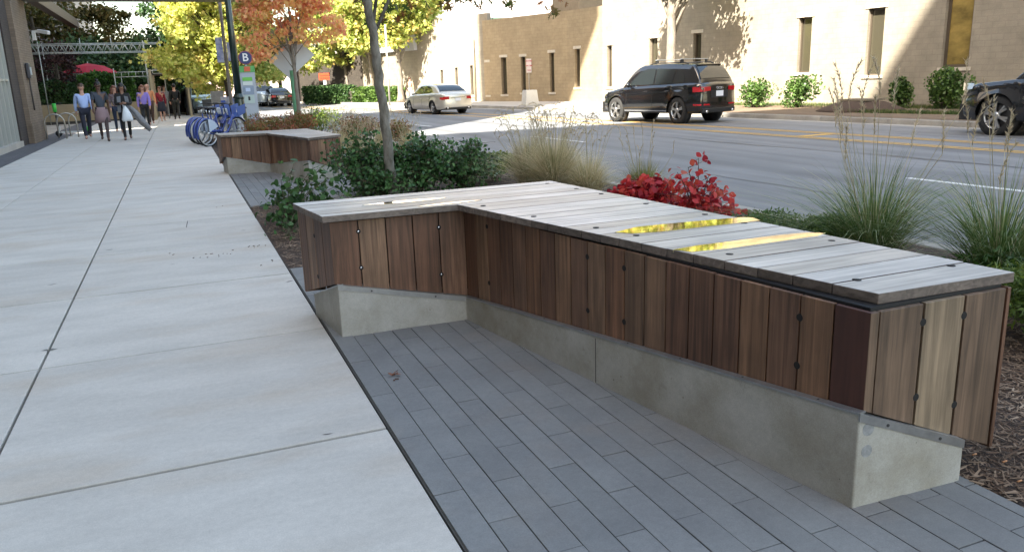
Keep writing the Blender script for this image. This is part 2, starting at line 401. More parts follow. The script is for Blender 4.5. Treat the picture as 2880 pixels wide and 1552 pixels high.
def tree(name, label, base, trunk_pts, r0, r1, ells, nclump, rc, per, leaf, lmat, tmat, shape='quad', cat='tree', group=None, limbs=14, droop=.2, extra=None):
    base = Vector(base); t = empty(name, base, label, cat, group)
    mb = MB(); n = len(trunk_pts)
    # fine trunk with a flare at the foot
    fine = []; rad = []
    for i in range(n-1):
        a, b = Vector(trunk_pts[i]), Vector(trunk_pts[i+1])
        for k in range(5):
            q = (i+k/5)/(n-1); fine.append(a.lerp(b, k/5)+Vector((rng.normal()*.008, rng.normal()*.008, 0))); rad.append(r0+(r1-r0)*q)
    fine.append(Vector(trunk_pts[-1])); rad.append(r1)
    rad[0] *= 1.5; rad[1] *= 1.12
    mb.tube(fine, rad, 12)
    P, cs = crown_points(ells, nclump, rc, per)
    if extra is not None: P = np.concatenate([P, extra])
    idx = rng.choice(len(cs), min(limbs, len(cs)), replace=False)
    for i in idx:
        c = Vector(cs[i]); 
        zz = [f for f in fine if f.z < c.z-.2] or fine[-2:]
        hi = max(1, int(len(zz)*rng.uniform(.55, 1.0)))-1
        s = zz[hi] if hi >= len(fine)*.35 else fine[int(len(fine)*.6)]
        mid = s.lerp(c, .5)+Vector((0, 0, .12*(c-s).length))
        rb = max(.008, r1*.55)
        mb.tube([s, s.lerp(mid, .5)+Vector((0, 0, .02)), mid, c], [rb, rb*.8, rb*.6, rb*.25], 6)
    world_part(mb, 'trunk', tmat, t, recalc=False)
    leaf_mesh('crown', P, leaf, lmat, t, shape, droop=droop)
    return t
def shrub(name, label, base, w_, h, n, leaf, lmat, shape='oval', cat='shrub', group=None, stems=9, lumpy=7, flat=.3, stemmat=None, low=.1, d_=None, shell=.55, zc=(.5, .8)):
    """bush: many stems from the foot, lumpy crown of leaves"""
    base = Vector(base); t = empty(name, base, label, cat, group); d_ = d_ or w_
    mb = MB(); pts = []
    for i in range(lumpy):
        a = rng.uniform(0, 2*math.pi); q = rng.uniform(.0, .62)
        hh = h*rng.uniform(*zc)*(1-.35*q)
        c = np.array([base.x+math.cos(a)*q*w_/2, base.y+math.sin(a)*q*d_/2, base.z+hh])
        rr = np.array([w_*.30, d_*.30, h*.30])*rng.uniform(.75, 1.2)
        pts.append(ell_points(c, rr, int(n/lumpy), shell))
    P = np.concatenate(pts); P[:, 2] = np.maximum(P[:, 2], base.z+low*h+rng.uniform(0, .1*h, len(P)))
    for i in range(stems):
        c = Vector(P[rng.integers(len(P))]); m_ = base.lerp(c, .5)+Vector((0, 0, .1*h))
        mb.tube([base+Vector((rng.normal()*.05*w_, rng.normal()*.05*w_, -.02)), m_, c], [.012, .008, .003], 5)
    world_part(mb, 'stem', stemmat or bark(), t, recalc=False)
    leaf_mesh('foliage', P, leaf, lmat, t, shape, flat=flat)
    return t
def grass_clump(name, label, base, r, h, n, bm_, plume_m=None, plumes=0, ph=1.3, arch=.7, wd=.006, cat='ornamental grass', group=None, curl=.5, plen=.22, fuzz=30):
    base = Vector(base); t = empty(name, base, label, cat, group)
    mb = MB(); SEG = 5
    for i in range(n):
        a = rng.uniform(0, 2*math.pi); q = abs(rng.normal())*.45; L = h*rng.uniform(.55, 1.15)
        out = r*min(q+.1, 1.3)*arch*2
        rb = rng.uniform(0, .16)*r
        p0 = base+Vector((math.cos(a)*rb, math.sin(a)*rb, 0)); dr = Vector((math.cos(a+rng.normal()*.25), math.sin(a+rng.normal()*.25), 0))
        side = Vector((-dr.y, dr.x, 0)); side = (side*rng.uniform(.3, 1)+dr*rng.normal()*.5).normalized()*wd/2
        vs = []
        for k in range(SEG+1):
            u = k/SEG; p = p0+dr*(out*u**1.7)+Vector((0, 0, L*(u-.42*u**3*min(1, out/L*1.6))))
            ww = (1-u**2)+.08
            vs += [p-side*ww, p+side*ww]
        mb.add(vs, [(2*k, 2*k+1, 2*k+3, 2*k+2) for k in range(SEG)])
    world_part(mb, 'blades', bm_, t, recalc=False)
    if plumes:
        mb = MB(); ms = MB()
        for i in range(plumes):
            a = rng.uniform(0, 2*math.pi); q = rng.uniform(.1, 1); L = ph*rng.uniform(.7, 1.08); out = r*.7*q
            dr = Vector((math.cos(a), math.sin(a), 0)); p0 = base+dr*r*.1
            pts = [p0+dr*(out*(k/8)**1.4)+Vector((0, 0, L*k/8)) for k in range(9)]
            ms.tube(pts, .0022, 4)
            tip = pts[-1]
            bend = dr if rng.uniform() < .6 else Vector((rng.normal(), rng.normal(), 0)).normalized()
            pl = []
            for k in range(9):
                u = k/8; ang = curl*u*2.6
                pl.append(tip+bend*(plen*.42*(1-math.cos(ang))/max(curl, .2))+Vector((0, 0, plen*math.sin(ang)/max(curl*2, .4))))
            ms.tube(pl, .002, 4)
            for k in range(fuzz):
                u = rng.uniform(0, 1)*8; i0 = min(int(u), 7); p = pl[i0].lerp(pl[i0+1], u-i0)
                e = Vector(rng.normal(size=3)); e.normalize(); e = (e*.7+(pl[i0+1]-pl[i0]).normalized()).normalized()*rng.uniform(.02, .05)*plen/.22
                s_ = e.cross(Vector(rng.normal(size=3))).normalized()*.0036
                mb.add([p-s_, p+s_, p+e], [(0, 1, 2)])
        world_part(ms, 'stalks', mat('straw_stalk', (.42, .36, .22), .8), t, recalc=False)
        world_part(mb, 'seed_heads', plume_m, t, recalc=False)
    return t
# ================================================================== SETTING
def rx(off, y):
    yy = min(y, 60); v = off-.017*yy-.0016*yy*yy
    return v-(y-60)*.209 if y > 60 else v
YS = [-30+2.5*i for i in range(85)]
def strip(o0, o1, z, y0=-30, y1=182, step=2.5, lim=None):
    mb = MB(); ys = []; y = y0
    while y < y1-1e-6: ys.append(y); y += step
    ys.append(y1); vs = []
    for y in ys: vs += [(rx(o0, y), y, z), (rx(o1, y), y, z)]
    return mb.add(vs, [(2*i, 2*i+1, 2*i+3, 2*i+2) for i in range(len(ys)-1)])
struct('ground', MB().add([(-500, -300, -.32), (600, -300, -.32), (600, 900, -.32), (-500, 900, -.32)], [(0, 1, 2, 3)]), mat('far_ground', (.16, .14, .11), .95, var=.3, scale=.1))
# asphalt with long tyre-polished bands and repairs
m_as, t_, p_ = new_mat('asphalt'); N_, L_ = t_.nodes, t_.links
tc = N_.new('ShaderNodeTexCoord')
def nz_(s, d=5, st=(1, 1, 1), r=.6):
    mp = N_.new('ShaderNodeMapping'); mp.inputs['Scale'].default_value = st; L_.new(tc.outputs['Object'], mp.inputs[0])
    n = N_.new('ShaderNodeTexNoise'); n.inputs['Scale'].default_value = s; n.inputs['Detail'].default_value = d; n.inputs['Roughness'].default_value = r; L_.new(mp.outputs[0], n.inputs[0]); return n.outputs['Fac']
def mr_(v, a, b, c, d):
    x = N_.new('ShaderNodeMapRange'); x.inputs[1].default_value = a; x.inputs[2].default_value = b; x.inputs[3].default_value = c; x.inputs[4].default_value = d; L_.new(v, x.inputs[0]); return x.outputs[0]
def mul_(a, b):
    x = N_.new('ShaderNodeMath'); x.operation = 'MULTIPLY'; L_.new(a, x.inputs[0]); L_.new(b, x.inputs[1]); return x.outputs[0]
v1 = mr_(nz_(1.4, 3, (1, .03, 1)), .3, .7, .66, 1.2); v2 = mr_(nz_(.5, 5), .35, .65, .9, 1.08); v3 = mr_(nz_(120, 3, (1, 1, 1), .9), .25, .75, .8, 1.25)
hs = N_.new('ShaderNodeHueSaturation'); hs.inputs['Color'].default_value = (.155, .158, .162, 1); L_.new(mul_(mul_(v1, v2), v3), hs.inputs['Value'])
L_.new(hs.outputs[0], p_.inputs['Base Color']); p_.inputs['Roughness'].default_value = .8
struct('road', strip(5.9, 20.1, -.15), m_as)
CONC = concrete_mat('kerb_concrete', (.36, .34, .30), (.25, .235, .21), sc1=1.5)
# near and far kerbs: step of 0.15 m with a gutter pan
def kerb(name, o0, o1, g0, g1):
    mb = MB(); ys = YS
    for i in range(len(ys)-1):
        a, b = ys[i], ys[i+1]-.012
        mb.prism([(rx(o0, a), a), (rx(o1, a), a), (rx(o1, b), b), (rx(o0, b), b)], -.3, .004)
        mb.prism([(rx(g0, a), a), (rx(g1, a), a), (rx(g1, b), b), (rx(g0, b), b)], -.3, -.143)
    return struct(name, mb, CONC, bevel=.02)
kerb('kerb', 6.0, 6.17, 6.175, 6.55)
kerb('kerb', 19.75, 19.93, 19.3, 19.745)
WHITE = mat('road_paint_white', (.72, .72, .70), .7, c2=(.45, .45, .44), scale=22)
YEL = mat('road_paint_yellow', (.62, .36, .05), .7, c2=(.36, .22, .06), scale=16)
def mark(name, offs, y0, y1, m, wd=.12, label=None):
    mb = MB()
    for o in offs:
        s = strip(o-wd/2, o+wd/2, -.1455, y0, y1, 2.0); mb.add(s.v, s.f)
    return struct(name, mb, m)
for a, b in ((-4.5, -1.5), (3.4, 8.9), (18.4, 21.3), (28.8, 31), (38, 40.5), (48, 50.5)): mark('lane_marking', [10.42], a, b, WHITE, .13)
mark('centre_marking', [14.80, 15.02, 16.05, 16.27], -30, 80, YEL, .11)
mb = MB(); y = 15.9; mb.add([(rx(15.1, y-.12), y-.12, -.1445), (rx(15.98, y-.12), y-.12, -.1445), (rx(15.98, y+.16), y+.16, -.1445), (rx(15.1, y+.2), y+.2, -.1445)], [(0, 1, 2, 3)]); struct('centre_marking', mb, YEL)

TAR = mat('tar', (.045, .045, .048), .55)
for o_, w_t, ya_, yb_ in ((12.7, .10, -10, 46), (8.4, .03, -10, 40), (17.6, .04, -10, 44)):
    mb = MB(); y = ya_; vs = []
    while y <= yb_: q = .06*math.sin(y*.7)+.03*math.sin(y*2.9); hw2 = w_t/2*(1+.5*math.sin(y*1.3+o_)); vs += [(rx(o_+q-hw2, y), y, -.1462), (rx(o_+q+hw2, y), y, -.1462)]; y += .5
    mb.add(vs, [(2*i, 2*i+1, 2*i+3, 2*i+2) for i in range(len(vs)//2-1)]); struct('road_seam', mb, TAR)
mb = MB()
ck = [G(a, b, .0006) for a, b in ((628, 532), (606, 546), (588, 556), (566, 566), (548, 582), (534, 600), (528, 620), (524, 640))]
for i in range(len(ck)-1):
    a, b = ck[i], ck[i+1]; d = (b-a).normalized(); s_ = Vector((-d.y, d.x, 0))*(.004+.002*math.sin(i*2.1)); mb.add([a-s_, b-s_, b+s_, a+s_], [(0, 1, 2, 3)])
struct('sidewalk_crack', mb, mat('joint_dark', (.05, .045, .04), .95))
PLZ = concrete_mat('plaza_concrete', (.42, .36, .30), (.31, .27, .22), sc1=.7)
mb = MB(); vs = []
for y in YS: vs += [(-90, y, -.06), (rx(6.0, y), y, -.06)]
mb.add(vs, [(2*i, 2*i+1, 2*i+3, 2*i+2) for i in range(len(YS)-1)]); struct('plaza', mb, PLZ)
# ---- sidewalk slabs
WALK = concrete_mat('sidewalk_concrete', (.575, .54, .485), (.49, .46, .412), stain=(.42, .31, .20), sc1=2.2, stain_amt=.38, pits=1.7, streakdir=(.6, 1.6, 1), island=.045)
mb = MB()
for (x0, x1) in ((-3.70, -2.427), (-2.416, -.932), (-.917, .708)):
    for k in range(-5, 27):
        y0 = 3.366+1.704*k; g0 = .022 if (k % 4 == 0) else .017; g1 = .022 if ((k+1) % 4 == 0) else .017
        mb.b2((x0, y0+g0/2, -.1), (x1, y0+1.704-g1/2, random.uniform(-.001, .001)))
sw = struct('sidewalk', mb, WALK, bevel=.004)
mb = MB().b2((-3.8, -6, -.12), (.73, 50, -.035)); struct('joint_bed', mb, mat('joint_dark', (.05, .045, .04), .95))
DARKP = mat('dark_paver', (.10, .095, .10), .85, island=.12, var=.2, scale=20)
mb = MB()
for i in range(60):
    for j in range(8): mb.b2((-4.60+j*.112, -6+i*.9+(j % 2)*.45, -.06), (-4.60+j*.112+.108, -6+i*.9+(j % 2)*.45+.89, -.002))
struct('dark_paving', mb, DARKP)
# ---- plank pavers by the benches
PAV = concrete_mat('paver_grey', (.215, .216, .21), (.182, .182, .18), stain=(.24, .20, .165), sc1=3.0, stain_amt=.45, island=.075)
def pavers(x0, x1, y0, y1, yo):
    mb = MB(); W_, L_ = .1222, .5435; j = 0; x = x0
    while x < x1-.03:
        off = yo+(.2717 if j % 2 else 0)+(.04*math.sin(j*1.7))*0
        k0 = math.floor((y0-off)/L_); k = k0
        while off+k*L_ < y1:
            a, b = max(y0, off+k*L_), min(y1, off+(k+1)*L_); k += 1
            if b-a < .03: continue
            mb.b2((x+.0018, a+.0022, -.08), (min(x+W_, x1)-.0018, b-.0022, random.uniform(-.0025, .0008)))
        x += W_; j += 1
    return mb
struct('terrace_paving', pavers(.726, 2.62, -3, 6.95, 3.229), PAV, bevel=.0022)
struct('terrace_paving', pavers(.732, 2.50, 10.96, 16.6, 11.0), PAV, bevel=.0022)
struct('joint_bed', MB().b2((.72, -3, -.12), (2.6, 7, -.012)), mat('joint_sand', (.08, .075, .068), .95))
struct('joint_bed', MB().b2((.72, 10.95, -.12), (2.48, 16.6, -.012)), mat('joint_sand', (.08, .075, .068), .95))
# ---- mulch bed: uneven ground + loose chips
def in_hole(x, y):
    return (x < 2.615 and (-3 < y < 6.95 or 10.96 < y < 16.6)) or x < .72
MUL = mat('mulch', (.085, .05, .032), .95, c2=(.022, .014, .010), scale=38, bump=1, bscale=70, detail=10)
mb = MB(); idx = {}; vs = []; fs = []; st = .09
nx, ny = int(5.6/st), int(31/st)
for i in range(nx+1):
    for j in range(ny+1):
        x, y = .72+i*st, -4+j*st
        h = .012*math.sin(x*3.1+y*1.7)+.012*math.sin(y*2.3-x*1.1)
        vs.append((min(x, rx(6.0, y)), y, -.018+h*.5+random.uniform(-.010, .010)))
for i in range(nx):
    for j in range(ny):
        x, y = .72+i*st, -4+j*st
        if x > rx(6.0, y) or (x+st < 2.6 and (-3 < y < 6.86 or 11.0 < y < 16.5)): continue
        a = i*(ny+1)+j; fs.append((a, a+ny+1, a+ny+2, a+1))
mb.add(vs, fs, True); struct('mulch_bed', mb, MUL, recalc=False)
CHIP = ramp_mat('bark_chips', [(0, (.05, .03, .018)), (.35, (.13, .08, .05)), (.65, (.26, .18, .12)), (.9, (.38, .29, .21))], .9, 0)
def chips(name, boxes, label, sz=(.02, .07)):
    V = []; Fc = []
    for (x0, x1, y0, y1, n) in boxes:
        for i in range(n):
            x, y = random.uniform(x0, x1), random.uniform(y0, y1)
            if in_hole(x, y): 
                continue
            a = random.uniform(0, math.pi); L_ = random.uniform(*sz); ww = random.uniform(.003, .011); tl = random.uniform(-.35, .35); z = -.012+random.uniform(0, .022)
            c, s = math.cos(a), math.sin(a); b = len(V); rl = random.uniform(-.5, .5)
            for (u, v) in ((-1, -1), (1, -.5), (1, .5), (-1, 1)):
                px = u*L_/2; py = v*ww/2
                V.append((x+px*c-py*s, y+px*s+py*c, z+px*tl*.4+py*rl))
            Fc.append((b, b+1, b+2, b+3))
    mb = MB().add(V, Fc); o = mb.build(name, CHIP, recalc=False); o["kind"] = "stuff"; tag(o, label, 'mulch'); return o
chips('mulch_chips', [(2.6, 4.6, .8, 3.2, 15000), (2.62, 3.6, 3, 6, 3000), (.74, 2.6, 6.95, 10.95, 11000), (2.4, 4.5, 9, 15, 5000), (.72, 2.6, 16.6, 21, 1500)], 'loose shredded bark mulch covering the planting bed')

# ---- far side: pavement, verge, long block wall
vs = []
mb = MB()
for y in YS: vs += [(rx(19.9, y), y, -.01), (rx(19.9, y)+60, y, -.01)]
mb.add(vs, [(2*i, 2*i+1, 2*i+3, 2*i+2) for i in range(len(YS)-1)]); struct('far_pavement', mb, concrete_mat('far_concrete', (.45, .42, .37), (.36, .33, .29), sc1=.8))
mb = MB(); vs = []
ya = [6+1.0*i for i in range(28)]
for y in ya: vs += [(rx(19.95, y), y, .012), (26.9-.173*(y-14), y, .03)]
mb.add(vs, [(2*i, 2*i+1, 2*i+3, 2*i+2) for i in range(len(ya)-1)]); struct('verge', mb, mat('verge_soil', (.10, .07, .045), .95, c2=(.16, .11, .07), scale=3))

BLK = brick_mat('tan_block', (.255, .225, .175), (.235, .205, .16), (.222, .194, .15), axis='Y', bw=.4, rh=.2, bump=.2)
BLKT = brick_mat('tan_block_bounce', (.30, .235, .145), (.275, .212, .13), (.26, .20, .125), axis='Y', bw=.4, rh=.2, bump=.2)  # same wall, with warm bounced light put into the block colour
BLK2 = brick_mat('shaded_block', (.035, .028, .022), (.045, .036, .028), (.03, .025, .02), axis='Y', bw=.4, rh=.2)  # shade on the far wall put into a very dark block colour
STONE = mat('sill_stone', (.50, .45, .37), .85, var=.2, scale=6)
FRM = mat('bronze_frame', (.10, .08, .06), .45, metal=.4)
GLS = mat('window_glass', (.05, .045, .03), .06, spec=1.0)
def ramp_blinds():
    return mat('warm_glass', (.30, .22, .07), .12, c2=(.12, .09, .03), scale=.8, stretch=(1, 1, 2))
A_ = Vector((25.18, 23.73, 0)); B_ = Vector((21.70, 43.81, 0)); C_ = Vector((19.13, 51.13, 0)); D_ = Vector((16.45, 57.6, 0)); E_ = Vector((14.2, 66.0, 0)); F_ = Vector((10.0, 75.5, 0))
S_ = A_+(A_-B_).normalized()*18
def wall_plane(parent, name, P0, P1, z0, z1, openings, th, m, ext=0):
    """wall as one mesh with real openings; P0->P1 on the ground, the body behind it"""
    P0, P1 = Vector(P0), Vector(P1); d = (P1-P0); L = d.length; d.normalize(); n = Vector((-d.y, d.x, 0))
    if n.dot(Vector((0, 0, CH))-P0) > 0: n = -n                       # n points away from the street
    mb = MB()
    def piece(u0, u1, a, b):
        if u1-u0 < .001 or b-a < .001: return
        q = [P0+d*u0, P0+d*u1, P0+d*u1+n*th, P0+d*u0+n*th]
        mb.prism([(v.x, v.y) for v in q], a, b)
    u = 0
    for (ua, ub, za, zb) in sorted(openings):
        piece(u, ua, z0, z1); piece(ua, ub, z0, za); piece(ua, ub, zb, z1); u = ub
    piece(u, L, z0, z1)
    world_part(mb, name, m, parent)
    return d, n
def slit_window(parent, P0, d, n, ua, ub, za, zb, glass, frame=.06, depth=.22, sill=True):
    fr = MB(); 
    def bx_(u0, u1, a, b, k0, k1, tgt):
        q = [P0+d*u0+n*k0, P0+d*u1+n*k0, P0+d*u1+n*k1, P0+d*u0+n*k1]; tgt.prism([(v.x, v.y) for v in q], a, b)
    bx_(ua+.002, ua+frame, za+.002, zb-.002, depth-.06, depth+.02, fr); bx_(ub-frame, ub-.002, za+.002, zb-.002, depth-.06, depth+.02, fr)
    bx_(ua+frame, ub-frame, zb-frame, zb-.002, depth-.06, depth+.02, fr); bx_(ua+frame, ub-frame, za+.002, za+frame, depth-.06, depth+.02, fr)
    o = world_part(fr, 'window', FRM, parent)
    g = MB(); bx_(ua+frame, ub-frame, za+frame, zb-frame, depth-.015, depth-.005, g)
    g.v = [tuple(v) for v in W2L(parent, g.v)]; gp = g.build('pane', glass, None); gp.parent = o
    if sill:
        s = MB(); bx_(ua-.1, ub+.1, za-.12, za-.001, -.05, .2, s); bx_(ua-.12, ub+.12, zb+.001, zb+.16, -.035, .2, s)
        s.v = [tuple(v) for v in W2L(parent, s.v)]; q = s.build('sill', STONE, None); q.parent = o
    return o
wb = empty('block_building', (24, 33, 0), 'long tan block-walled building with narrow slit windows across the road', 'building')
def win_px(P0, P1, items):
    d = (P1-P0).normalized(); out = []
    for (x0, x1, yt, yb) in items:
        a = on_wall((x0+x1)/2, yb, P0, P1); u0 = (on_wall(x0, yb, P0, P1)-P0).dot(d); u1 = (on_wall(x1, yb, P0, P1)-P0).dot(d)
        zt = on_wall((x0+x1)/2, yt, P0, P1).z
        out.append((min(u0, u1), max(u0, u1), max(a.z, .3), zt))
    return sorted(out)
SW = S_.copy()
w1 = win_px(SW, B_, [(1618, 1632, 138, 246), (1708, 1721, 128, 245), (1826, 1848, 108, 210), (1948, 1970, 94, 215), (2240, 2276, 50, 205), (2430, 2476, 24, 212)])
big = win_px(SW, B_, [(2645, 2722, -40, 190)])
SPL = B_+(SW-B_).normalized()*3.3
uS = (SPL-SW).length
d, n = wall_plane(wb, 'wall', SW, SPL, -.3, 9.0, [q for q in w1+big if q[1] < uS], .35, BLK)
d_, n_ = wall_plane(wb, 'wall', SPL, B_, -.3, 5.15, [(a-uS, b-uS, c, e) for (a, b, c, e) in w1 if a > uS], .35, BLKT)
for q in w1: slit_window(wb, SW, d, n, *q, GLS)
for q in big: slit_window(wb, SW, d, n, *q, ramp_blinds(), frame=.10)
w2 = win_px(B_, C_, [(1412, 1427, 162, 266), (1467, 1480, 160, 261), (1547, 1560, 149, 260)])
d2, n2 = wall_plane(wb, 'wall', B_, C_, -.3, 5.15, w2, .35, BLKT)
for q in w2: slit_window(wb, B_, d2, n2, *q, GLS)
w4 = win_px(C_, D_, [(1242, 1249, 196, 268), (1283, 1290, 190, 268), (1325, 1333, 184, 268), (1370, 1378, 176, 268)])
d3, n3 = wall_plane(wb, 'wall', C_, D_, -.3, 5.6, w4, .35, BLK)
for q in w4: slit_window(wb, C_, d3, n3, *q, GLS, frame=.03)
wall_plane(wb, 'wall', D_, E_, -.3, 3.6, [], .3, BLK)
BAND = mat('grey_panel', (.40, .40, .43), .6, var=.06, scale=1)
q0 = D_+Vector((-.25, -.1, 0)); q1 = E_+Vector((-.25, -.1, 0)); dd = (q1-q0).normalized(); nn = Vector((dd.y, -dd.x, 0))
if nn.dot(Vector((0, 0, 0))-q0) < 0: nn = -nn
mb = MB(); 
v = [q0, q1, q1-nn*.8, q0-nn*.8]; mb.prism([(a.x, a.y) for a in v], 3.62, 5.5); world_part(mb, 'fascia_band', BAND, wb)
wall_plane(wb, 'shaded_wall', E_, F_, -.3, 3.9, [], .3, BLK2)
mb = MB()
pb = [B_+Vector((.3, -.9, 0)), B_+Vector((2.2, -.9, 0)), B_+Vector((2.2, 2.6, 0)), B_+Vector((.3, 2.6, 0))]
mb.prism([(a.x, a.y) for a in pb], 5.155, 6.9); world_part(mb, 'roof_block', mat('brown_panel', (.26, .20, .13), .8, var=.2, scale=2), wb)
mb = MB(); poly = [SW, B_, C_, D_, E_, F_, F_+Vector((30, 10, 0)), SW+Vector((40, 0, 0))]
mb.prism([(a.x+(.4 if i < 6 else 0), a.y) for i, a in enumerate(poly)], 3.3, 3.5); world_part(mb, 'roof', mat('roof_grey', (.3, .3, .3), .9), wb)
for px in (1326.0, 1355.0):
    pass
# pipe standing against the lit wall
c1 = on_wall(1340, 285, C_, D_); dp = tag(MB().tube([(c1.x-.12, c1.y-.12, -.01), (c1.x-.12, c1.y-.12, 4.1)], .045, 10).build('drain_pipe', mat('tan_metal', (.28, .23, .15), .6)), 'thin tan pole standing against the sunlit block wall right of the silver sedan', 'pipe')
# ================================================================== LEFT SIDE BUILDINGS
BRK = brick_mat('brown_brick', (.21, .155, .11), (.17, .125, .09), (.12, .095, .075), axis='Y', bw=.22, rh=.075)
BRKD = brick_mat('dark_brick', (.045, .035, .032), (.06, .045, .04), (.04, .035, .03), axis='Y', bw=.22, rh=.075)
TALL = mat('tower_cladding', (.30, .25, .21), .8, var=.15, scale=.4)
DG = mat('tower_glass', (.05, .07, .09), .08, spec=.9)
# tower behind and to the left of the viewer: it throws the shade over the near street
tw = empty('office_tower', (-30, -30, 0), 'tall brown office tower behind the near sidewalk', 'building')
mb = MB().b2((-72, -62, -.3), (-9, -6.3, 51)); world_part(mb, 'wall', TALL, tw)
mb = MB()
for k in range(1, 14): mb.b2((-71, -6.29, k*3.4), (-10, -6.24, k*3.4+1.9)); mb.b2((-8.99, -61, k*3.4), (-8.94, -7.2, k*3.4+1.9))
world_part(mb, 'window_band', DG, tw)
lb = empty('brick_building', (-10, 25, 0), 'brown brick building with a glass lobby front beside the sidewalk', 'building')
# column and the darker brick return beside the glass
world_part(MB().b2((-6.0, 29.15, -.1), (-4.30, 31.84, 5.2)), 'brick_column', BRK, lb)
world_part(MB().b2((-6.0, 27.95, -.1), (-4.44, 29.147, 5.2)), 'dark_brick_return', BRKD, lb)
mb = MB().b2((-4.32, 29.1, -.1), (-4.265, 31.9, .62)); world_part(mb, 'column_base', BRK, lb)
# unseen slab added over it, its outline shaped to throw the shade strip
prof = [(17.2, 14), (24.0, 33), (20.8, 38), (20.8, 46), (31.7, 46), (31.7, 5.25), (19.5, 5.25)]
mb = MB(); n_ = len(prof)
vs = [(-4.6, y, z) for y, z in prof]+[(-7.4, y, z) for y, z in prof]
mb.add(vs, [tuple(range(n_)), tuple(range(n_, 2*n_))[::-1]]+[(i, (i+1) % n_, n_+(i+1) % n_, n_+i) for i in range(n_)]); world_part(mb, 'shade_slab', TALL, lb)
world_part(MB().b2((-24, -3, 5.2), (-4.75, 17.1, 12)), 'left_sky_blocker', TALL, lb)  # unseen block added to keep sky light off the left-facing sides
world_part(MB().b2((-24, -3, -.2), (-5.2, 31.6, 5.15)), 'lobby_core', mat('dark_inside', (.03, .03, .03), .9), lb)
LG = mat('lobby_glass', (.02, .025, .025), .03, spec=1.0, metal=.0)
world_part(MB().b2((-4.60, -3.0, .16), (-4.58, 27.93, 5.2)), 'lobby_glass', LG, lb)
ALU = mat('aluminium', (.55, .57, .56), .35, metal=.7)
mb = MB(); y = 27.9
while y > -2.5: mb.b2((-4.66, y-.05, .16), (-4.48, y, 5.2)); y -= .62
for z in (1.9, 3.6): mb.b2((-4.64, -3, z), (-4.50, 27.9, z+.06))
world_part(mb, 'mullion', ALU, lb)
world_part(MB().b2((-4.75, -3.0, -.05), (-4.40, 27.94, .16)), 'sill', concrete_mat('pale_precast', (.5, .46, .4), (.4, .37, .33)), lb)
world_part(MB().b2((-4.9, 20.0, 5.21), (-4.3, 29.1, 5.9)), 'fascia', TALL, lb)
world_part(MB().b2((-40, 30.8, -.2), (-9.5, 62, 16)), 'rear_shade_caster', TALL, lb)  # unseen block added to shade the scaffold and the far walkers
# canopy overhead
world_part(MB().b2((-4.29, 30.6, 4.50), (3.2, 32.0, 5.0)), 'canopy', mat('bronze_canopy', (.07, .055, .03), .5, metal=.2), lb)
world_part(MB().b2((-4.85, 32.0, 4.93), (-4.48, 51.5, 5.35)), 'canopy_beam', mat('brown_steel', (.06, .035, .025), .6), lb)
# wall mounted things on the column
def frac(px, py, x=-4.27): return atX(px, py, x)
c = frac(76, 199); k = tag(MB().b2((c.x, c.y-.17, c.z-.24), (c.x+.10, c.y+.17, c.z+.22)).build('wall_lamp', mat('lamp_grey', (.05, .05, .06), .4), bevel=.02), 'small dark box lamp with a pale face on the brick column', 'wall lamp')
g_ = MB().b2((c.x+.101, c.y-.12, c.z-.14), (c.x+.115, c.y+.12, c.z+.1)); o = g_.build('lens', mat('pale_lens', (.45, .5, .55), .3)); o.parent = k
c0 = frac(78, 216); c1_ = frac(96, 310)
tag(MB().tube([(-4.24, c0.y, c0.z), (-4.24, c0.y, c1_.z)], .025, 8).build('wall_conduit', mat('conduit', (.05, .04, .035), .6)), 'thin dark conduit running down the brick column under the wall lamp', 'pipe')
c = frac(92, 90); t = empty('security_camera', c, 'white security camera on a bracket high on the brick column', 'camera')
world_part(MB().bar((-4.3, c.y, c.z), (-3.98, c.y, c.z+.02), .07), 'bracket', mat('white_plastic', (.7, .7, .7), .4), t)
world_part(MB().bar((-4.1, c.y-.05, c.z+.02), (-3.75, c.y-.30, c.z-.06), .13, .12), 'housing', mat('white_plastic', (.7, .7, .7), .4), t, bevel=.02)
world_part(MB().b2((-4.3, c.y-.1, c.z-.28), (-4.2, c.y+.05, c.z-.02)), 'junction_box', mat('white_plastic', (.7, .7, .7), .4), t)
# concrete building beyond the column
CB = empty('concrete_building', (-9, 66, 0), 'pale beige concrete building rising behind the dark trees', 'building')
PB = concrete_mat('beige_concrete', (.46, .41, .35), (.38, .34, .29), sc1=.25)
world_part(MB().b2((-30, 60, -.3), (-9.3, 80, 30)), 'wall', PB, CB)
world_part(MB().b2((-9.3, 68, -.3), (-6.1, 84, 30)), 'stair_tower', PB, CB)
world_part(MB().b2((-9.7, 59.9, 3.6), (-9.4, 60.0, 8.0)), 'recess', mat('grey_recess', (.2, .2, .22), .8), CB)

# ---- planter wall with hedge, dark shrubs
PW = concrete_mat('planter_concrete', (.34, .27, .17), (.26, .21, .13), sc1=.6)
pl = empty('planter_wall', (-5.5, 47.2, 0), 'long tan concrete planter wall in front of the hedge', 'planter')
world_part(MB().b2((-9.0, 46.6, -.1), (-1.7, 47.0, .92)), 'wall', PW, pl, bevel=.02)
world_part(MB().b2((-9.0, 46.55, -.1), (-1.72, 46.6, .08)), 'plinth', mat('dark_plinth', (.05, .045, .04), .9), pl)
world_part(MB().b2((-9.0, 47.0, .2), (-1.7, 51.8, .82)), 'soil', mat('soil', (.04, .03, .02), .95), pl)
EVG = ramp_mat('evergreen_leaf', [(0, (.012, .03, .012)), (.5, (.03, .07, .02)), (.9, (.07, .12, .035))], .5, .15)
HDG = ramp_mat('hedge_leaf', [(0, (.015, .035, .008)), (.5, (.04, .10, .015)), (.9, (.09, .20, .03))], .5, .2)
